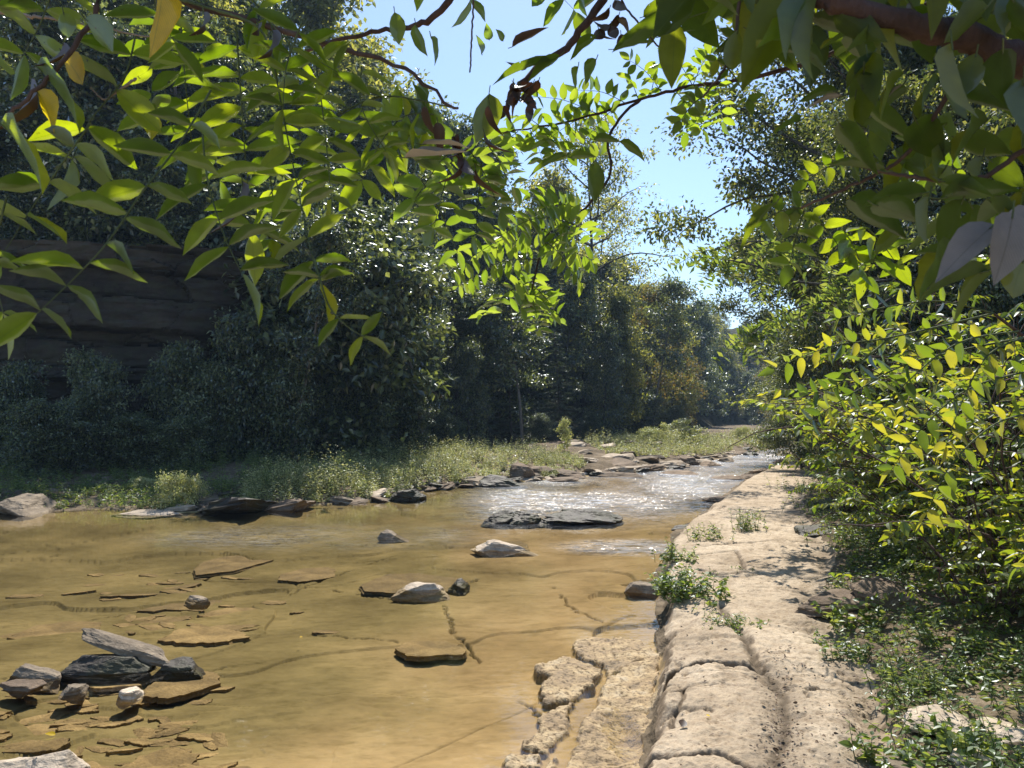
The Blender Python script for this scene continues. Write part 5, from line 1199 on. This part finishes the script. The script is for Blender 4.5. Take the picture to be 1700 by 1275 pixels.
for k in range(64):
    a0, b0 = rn.uniform(1215, 1720), rn.uniform(-20, 430)
    if b0 > 60 + (a0 - 1215) * .95: continue
    th = rn.normal(1.6, .9); L = rn.uniform(65, 125); d = rn.uniform(.95, 1.5)
    single(T3, (a0, b0), (a0 + L * math.cos(th), b0 + L * .8 * math.sin(th)), d, d + rn.normal(0, .06), rn.uniform(28, 52), 'bigleaf', (rn.normal(0, .3), rn.uniform(.2, .8), .7), 900 + k, curl=rn.uniform(0, .2))
single(T3, (1652, 372), (1556, 452), .9, .88, 58, 'pale', (-.15, -.75, .6), 310, name='pale_leaf')
single(T3, (1682, 352), (1664, 466), .88, .86, 74, 'pale', (.1, -.8, .55), 311, name='pale_leaf')
single(T3, (1720, 350), (1655, 385), .9, .9, 44, 'pale', (.1, -.7, .6), 312, name='pale_leaf')
for k, (a, b) in enumerate([((1500, 140), (1462, 165)), ((1520, 0), (1500, 25)), ((1265, 70), (1290, 20)), ((1400, 160), (1330, 172)), ((1440, 215), (1420, 235))]):
    single(T3, a, b, 1.1, 1.1, 12, 'pale', (.2, -.3, .9), 320 + k, name='pale_leaf')
fr = [((1330, 345), (1270, 365), 3, 44), ((1335, 350), (1310, 440), 4, 42), ((1345, 355), (1400, 420), 4, 42), ((1400, 380), (1430, 440), 4, 44), ((1430, 370), (1490, 440), 4, 44), ((1222, 60), (1190, 100), 3, 34), ((1205, 110), (1240, 165), 3, 32), ((1380, 90), (1420, 130), 3, 34),
      ((1470, 400), (1440, 460), 3, 46), ((1520, 210), (1500, 280), 4, 36), ((1400, 270), (1340, 300), 4, 34), ((1168, 160), (1130, 200), 4, 30), ((1600, 280), (1540, 300), 4, 36)]
for k, (a, b, n, L) in enumerate(fr):
    C(T3, [(*a, 1.9), ((a[0] + b[0]) / 2, (a[1] + b[1]) / 2 - 6, 1.9), (*b, 1.9)], n, L, 'ash', 330 + k, .5, (rn.normal(0, .3), .6, .7), .3, jit=.35, kind='ovate')
mb = MB()
for k in range(190):
    a = rn.uniform(1120, 2100); b = rn.uniform(-1100, -90); d = rn.uniform(1.1, 2.4); compound(None, [(a, b, d), (a + rn.normal(0, 60), b + 70, d), (a + rn.normal(0, 90), b + 150, d)], 4, 120, 'bigleaf', 800 + k, .5, mb=mb, N0=(rn.normal(0, .3), .3, .9), kind='ovate')
tag(mb.build('unseen_shade_crown', [M['bigleaf'], M['greenstem']], T3, uv=True), kind='stuff')  # unseen crown leaves, thickened to keep the big leaves in shade

T4 = thing('feathery_tree', 'thin feathery-leaved tree reaching left across the far valley from the right bank', 'tree')
trunk(T4, [(9.2, 15.0, .6), (9.1, 15.0, 3.0), (8.7, 14.8, 5.4), (8.2, 14.5, 7.4)], .12, .03)
branch(T4, [(1640, 330, 14.6), (1560, 440, 14.2), (1430, 470, 13.8), (1330, 468, 13.8), (1250, 440, 13.4), (1190, 430, 13.4)], .036, .007, 'bark')
branch(T4, [(1560, 440, 14.2), (1450, 510, 13.8), (1370, 500, 13.8), (1300, 520, 13.4), (1240, 560, 13.4)], .024, .007, 'bark')
branch(T4, [(1430, 470, 13.8), (1330, 420, 13.8), (1260, 400, 13.6), (1180, 415, 13.6)], .02, .006, 'bark')
for k in range(70):
    ln = [[(1430, 470), (1330, 468), (1250, 440), (1180, 428)], [(1450, 510), (1370, 500), (1300, 520), (1235, 562)], [(1430, 470), (1330, 420), (1260, 400), (1175, 415)]][k % 3]
    q = smooth_path(np.array(ln, float), 30)[int(rn.uniform(2, 29.9))]; e = q + np.array([rn.normal(-18, 26), rn.uniform(8, 52)])
    C(T4, [(q[0], q[1], 13.6), ((q[0] + e[0]) / 2, (q[1] + e[1]) / 2 - 5, 13.6 + rn.normal(0, .15)), (e[0], e[1], 13.6 + rn.normal(0, .4))], 9, rn.uniform(13, 18), 'path_weed', 1300 + k, .4, (rn.normal(0, .4), rn.uniform(.1, .7), .75), .25, kind='kite', jit=.4)

# larger backlit leaves arching in front of the shrubs
T5 = thing('leafy_shrub', 'shrub of larger glowing yellow-green leaves arching left in front of the sunny bushes', 'shrub')
mb = MB(); tube(mb, smooth_path(np.array([P(1800, 1000, 5.2) - [0, 0, .25], P(1790, 800, 5.0), P(1740, 610, 4.7), P(1650, 520, 4.4)]), 24), np.linspace(.022, .008, 24), 7); mb.build('stem', M['twig'], T5)
rn = np.random.default_rng(55)
for k, (q, n, L) in enumerate([([(1650, 520, 4.4), (1480, 560, 4.2), (1380, 575, 4.1), (1285, 612, 4.0)], 8, 52), ([(1700, 560, 4.5), (1520, 600, 4.3), (1420, 650, 4.2), (1345, 700, 4.1)], 8, 52), ([(1690, 550, 4.5), (1590, 570, 4.3), (1500, 640, 4.2), (1430, 720, 4.1)], 7, 56),
        ([(1740, 610, 4.7), (1620, 640, 4.4), (1540, 700, 4.3), (1480, 780, 4.2)], 7, 56), ([(1650, 520, 4.4), (1560, 500, 4.3), (1470, 510, 4.2), (1390, 530, 4.1)], 7, 48), ([(1760, 680, 4.8), (1660, 700, 4.5), (1580, 770, 4.3), (1540, 850, 4.2)], 7, 58),
        ([(1700, 560, 4.5), (1640, 590, 4.3), (1600, 660, 4.2), (1570, 740, 4.1)], 6, 56), ([(1480, 560, 4.2), (1430, 600, 4.1), (1390, 640, 4.05), (1340, 655, 4.0)], 5, 48)]):
    C(T5, q, n + 4, L * .68, ['shrub', 'shrub_green'][k % 3 == 1], 1600 + k, .42, (rn.normal(0, .4), .45, .8), .25, name='leaf_spray', kind='ovate', jit=.4, fwd=.45, r0=.004)
# ------------------------------------------------------------------ light, air and camera
def finish():
    w = bpy.data.worlds.new('World'); scene.world = w; w.use_nodes = True; nt = w.node_tree
    bg = nt.nodes['Background']; sky = nt.nodes.new('ShaderNodeTexSky'); sky.sky_type = 'NISHITA'; sky.sun_disc = False
    sky.sun_elevation = SUN_EL; sky.sun_rotation = SUN_AZ; sky.altitude = 300; sky.air_density = 1.0; sky.dust_density = .35; sky.ozone_density = 2.8
    nt.links.new(sky.outputs[0], bg.inputs['Color']); bg.inputs['Strength'].default_value = SKY_STR
    l = bpy.data.lights.new('sun', 'SUN'); l.energy = SUN_STR; l.angle = R(.53); l.color = (1, .94, .85)
    so = bpy.data.objects.new('sun', l); COL.objects.link(so); so.rotation_euler = Vector(-SUN).to_track_quat('-Z', 'Y').to_euler(); so.location = (0, 0, 80)
    if HAZE:
        mb = MB(); x0, x1, y0, y1, z0, z1 = -340, 340, -420, 540, -2.5, 75
        v = [(x, y, z) for z in (z0, z1) for x, y in ((x0, y0), (x1, y0), (x1, y1), (x0, y1))]
        mb.add(v, [(3, 2, 1, 0), (4, 5, 6, 7), (0, 1, 5, 4), (1, 2, 6, 5), (2, 3, 7, 6), (3, 0, 4, 7)])
        m, nt2, out = newmat('valley_haze'); pv = nt2.nodes.new('ShaderNodeVolumePrincipled'); pv.inputs['Density'].default_value = HAZE
        pv.inputs['Color'].default_value = (.5, .72, 1, 1); pv.inputs['Anisotropy'].default_value = .1
        nt2.links.new(pv.outputs[0], out.inputs['Volume']); hzo = mb.build('haze', m, smooth=False); tag(hzo, kind='stuff')
    cd = bpy.data.cameras.new('camera'); co = bpy.data.objects.new('camera', cd); COL.objects.link(co)
    cd.sensor_fit = 'HORIZONTAL'; cd.sensor_width = 36; cd.lens = 27.0; cd.clip_end = 2000; cd.clip_start = .02
    co.location = CAM; co.rotation_euler = (R(90) + PITCH, 0, 0); scene.camera = co
    cd.dof.use_dof = True; cd.dof.focus_distance = 9; cd.dof.aperture_fstop = 13
    vs = scene.view_settings; vs.view_transform = 'Standard'; vs.look = 'None'; vs.exposure = EXPO; vs.gamma = 1; vs.use_curve_mapping = False
    cy = scene.cycles; cy.max_bounces = 6; cy.diffuse_bounces = 3; cy.glossy_bounces = 3; cy.transmission_bounces = 4; cy.transparent_max_bounces = 12; cy.volume_bounces = 0
    cy.use_denoising = True; cy.sample_clamp_indirect = 6; cy.caustics_reflective = False; cy.caustics_refractive = False; cy.volume_step_rate = 5
    scene.render.film_transparent = False
SKY_STR, SUN_STR, EXPO, HAZE = .114, 4.7, .85, 0.00046
finish()
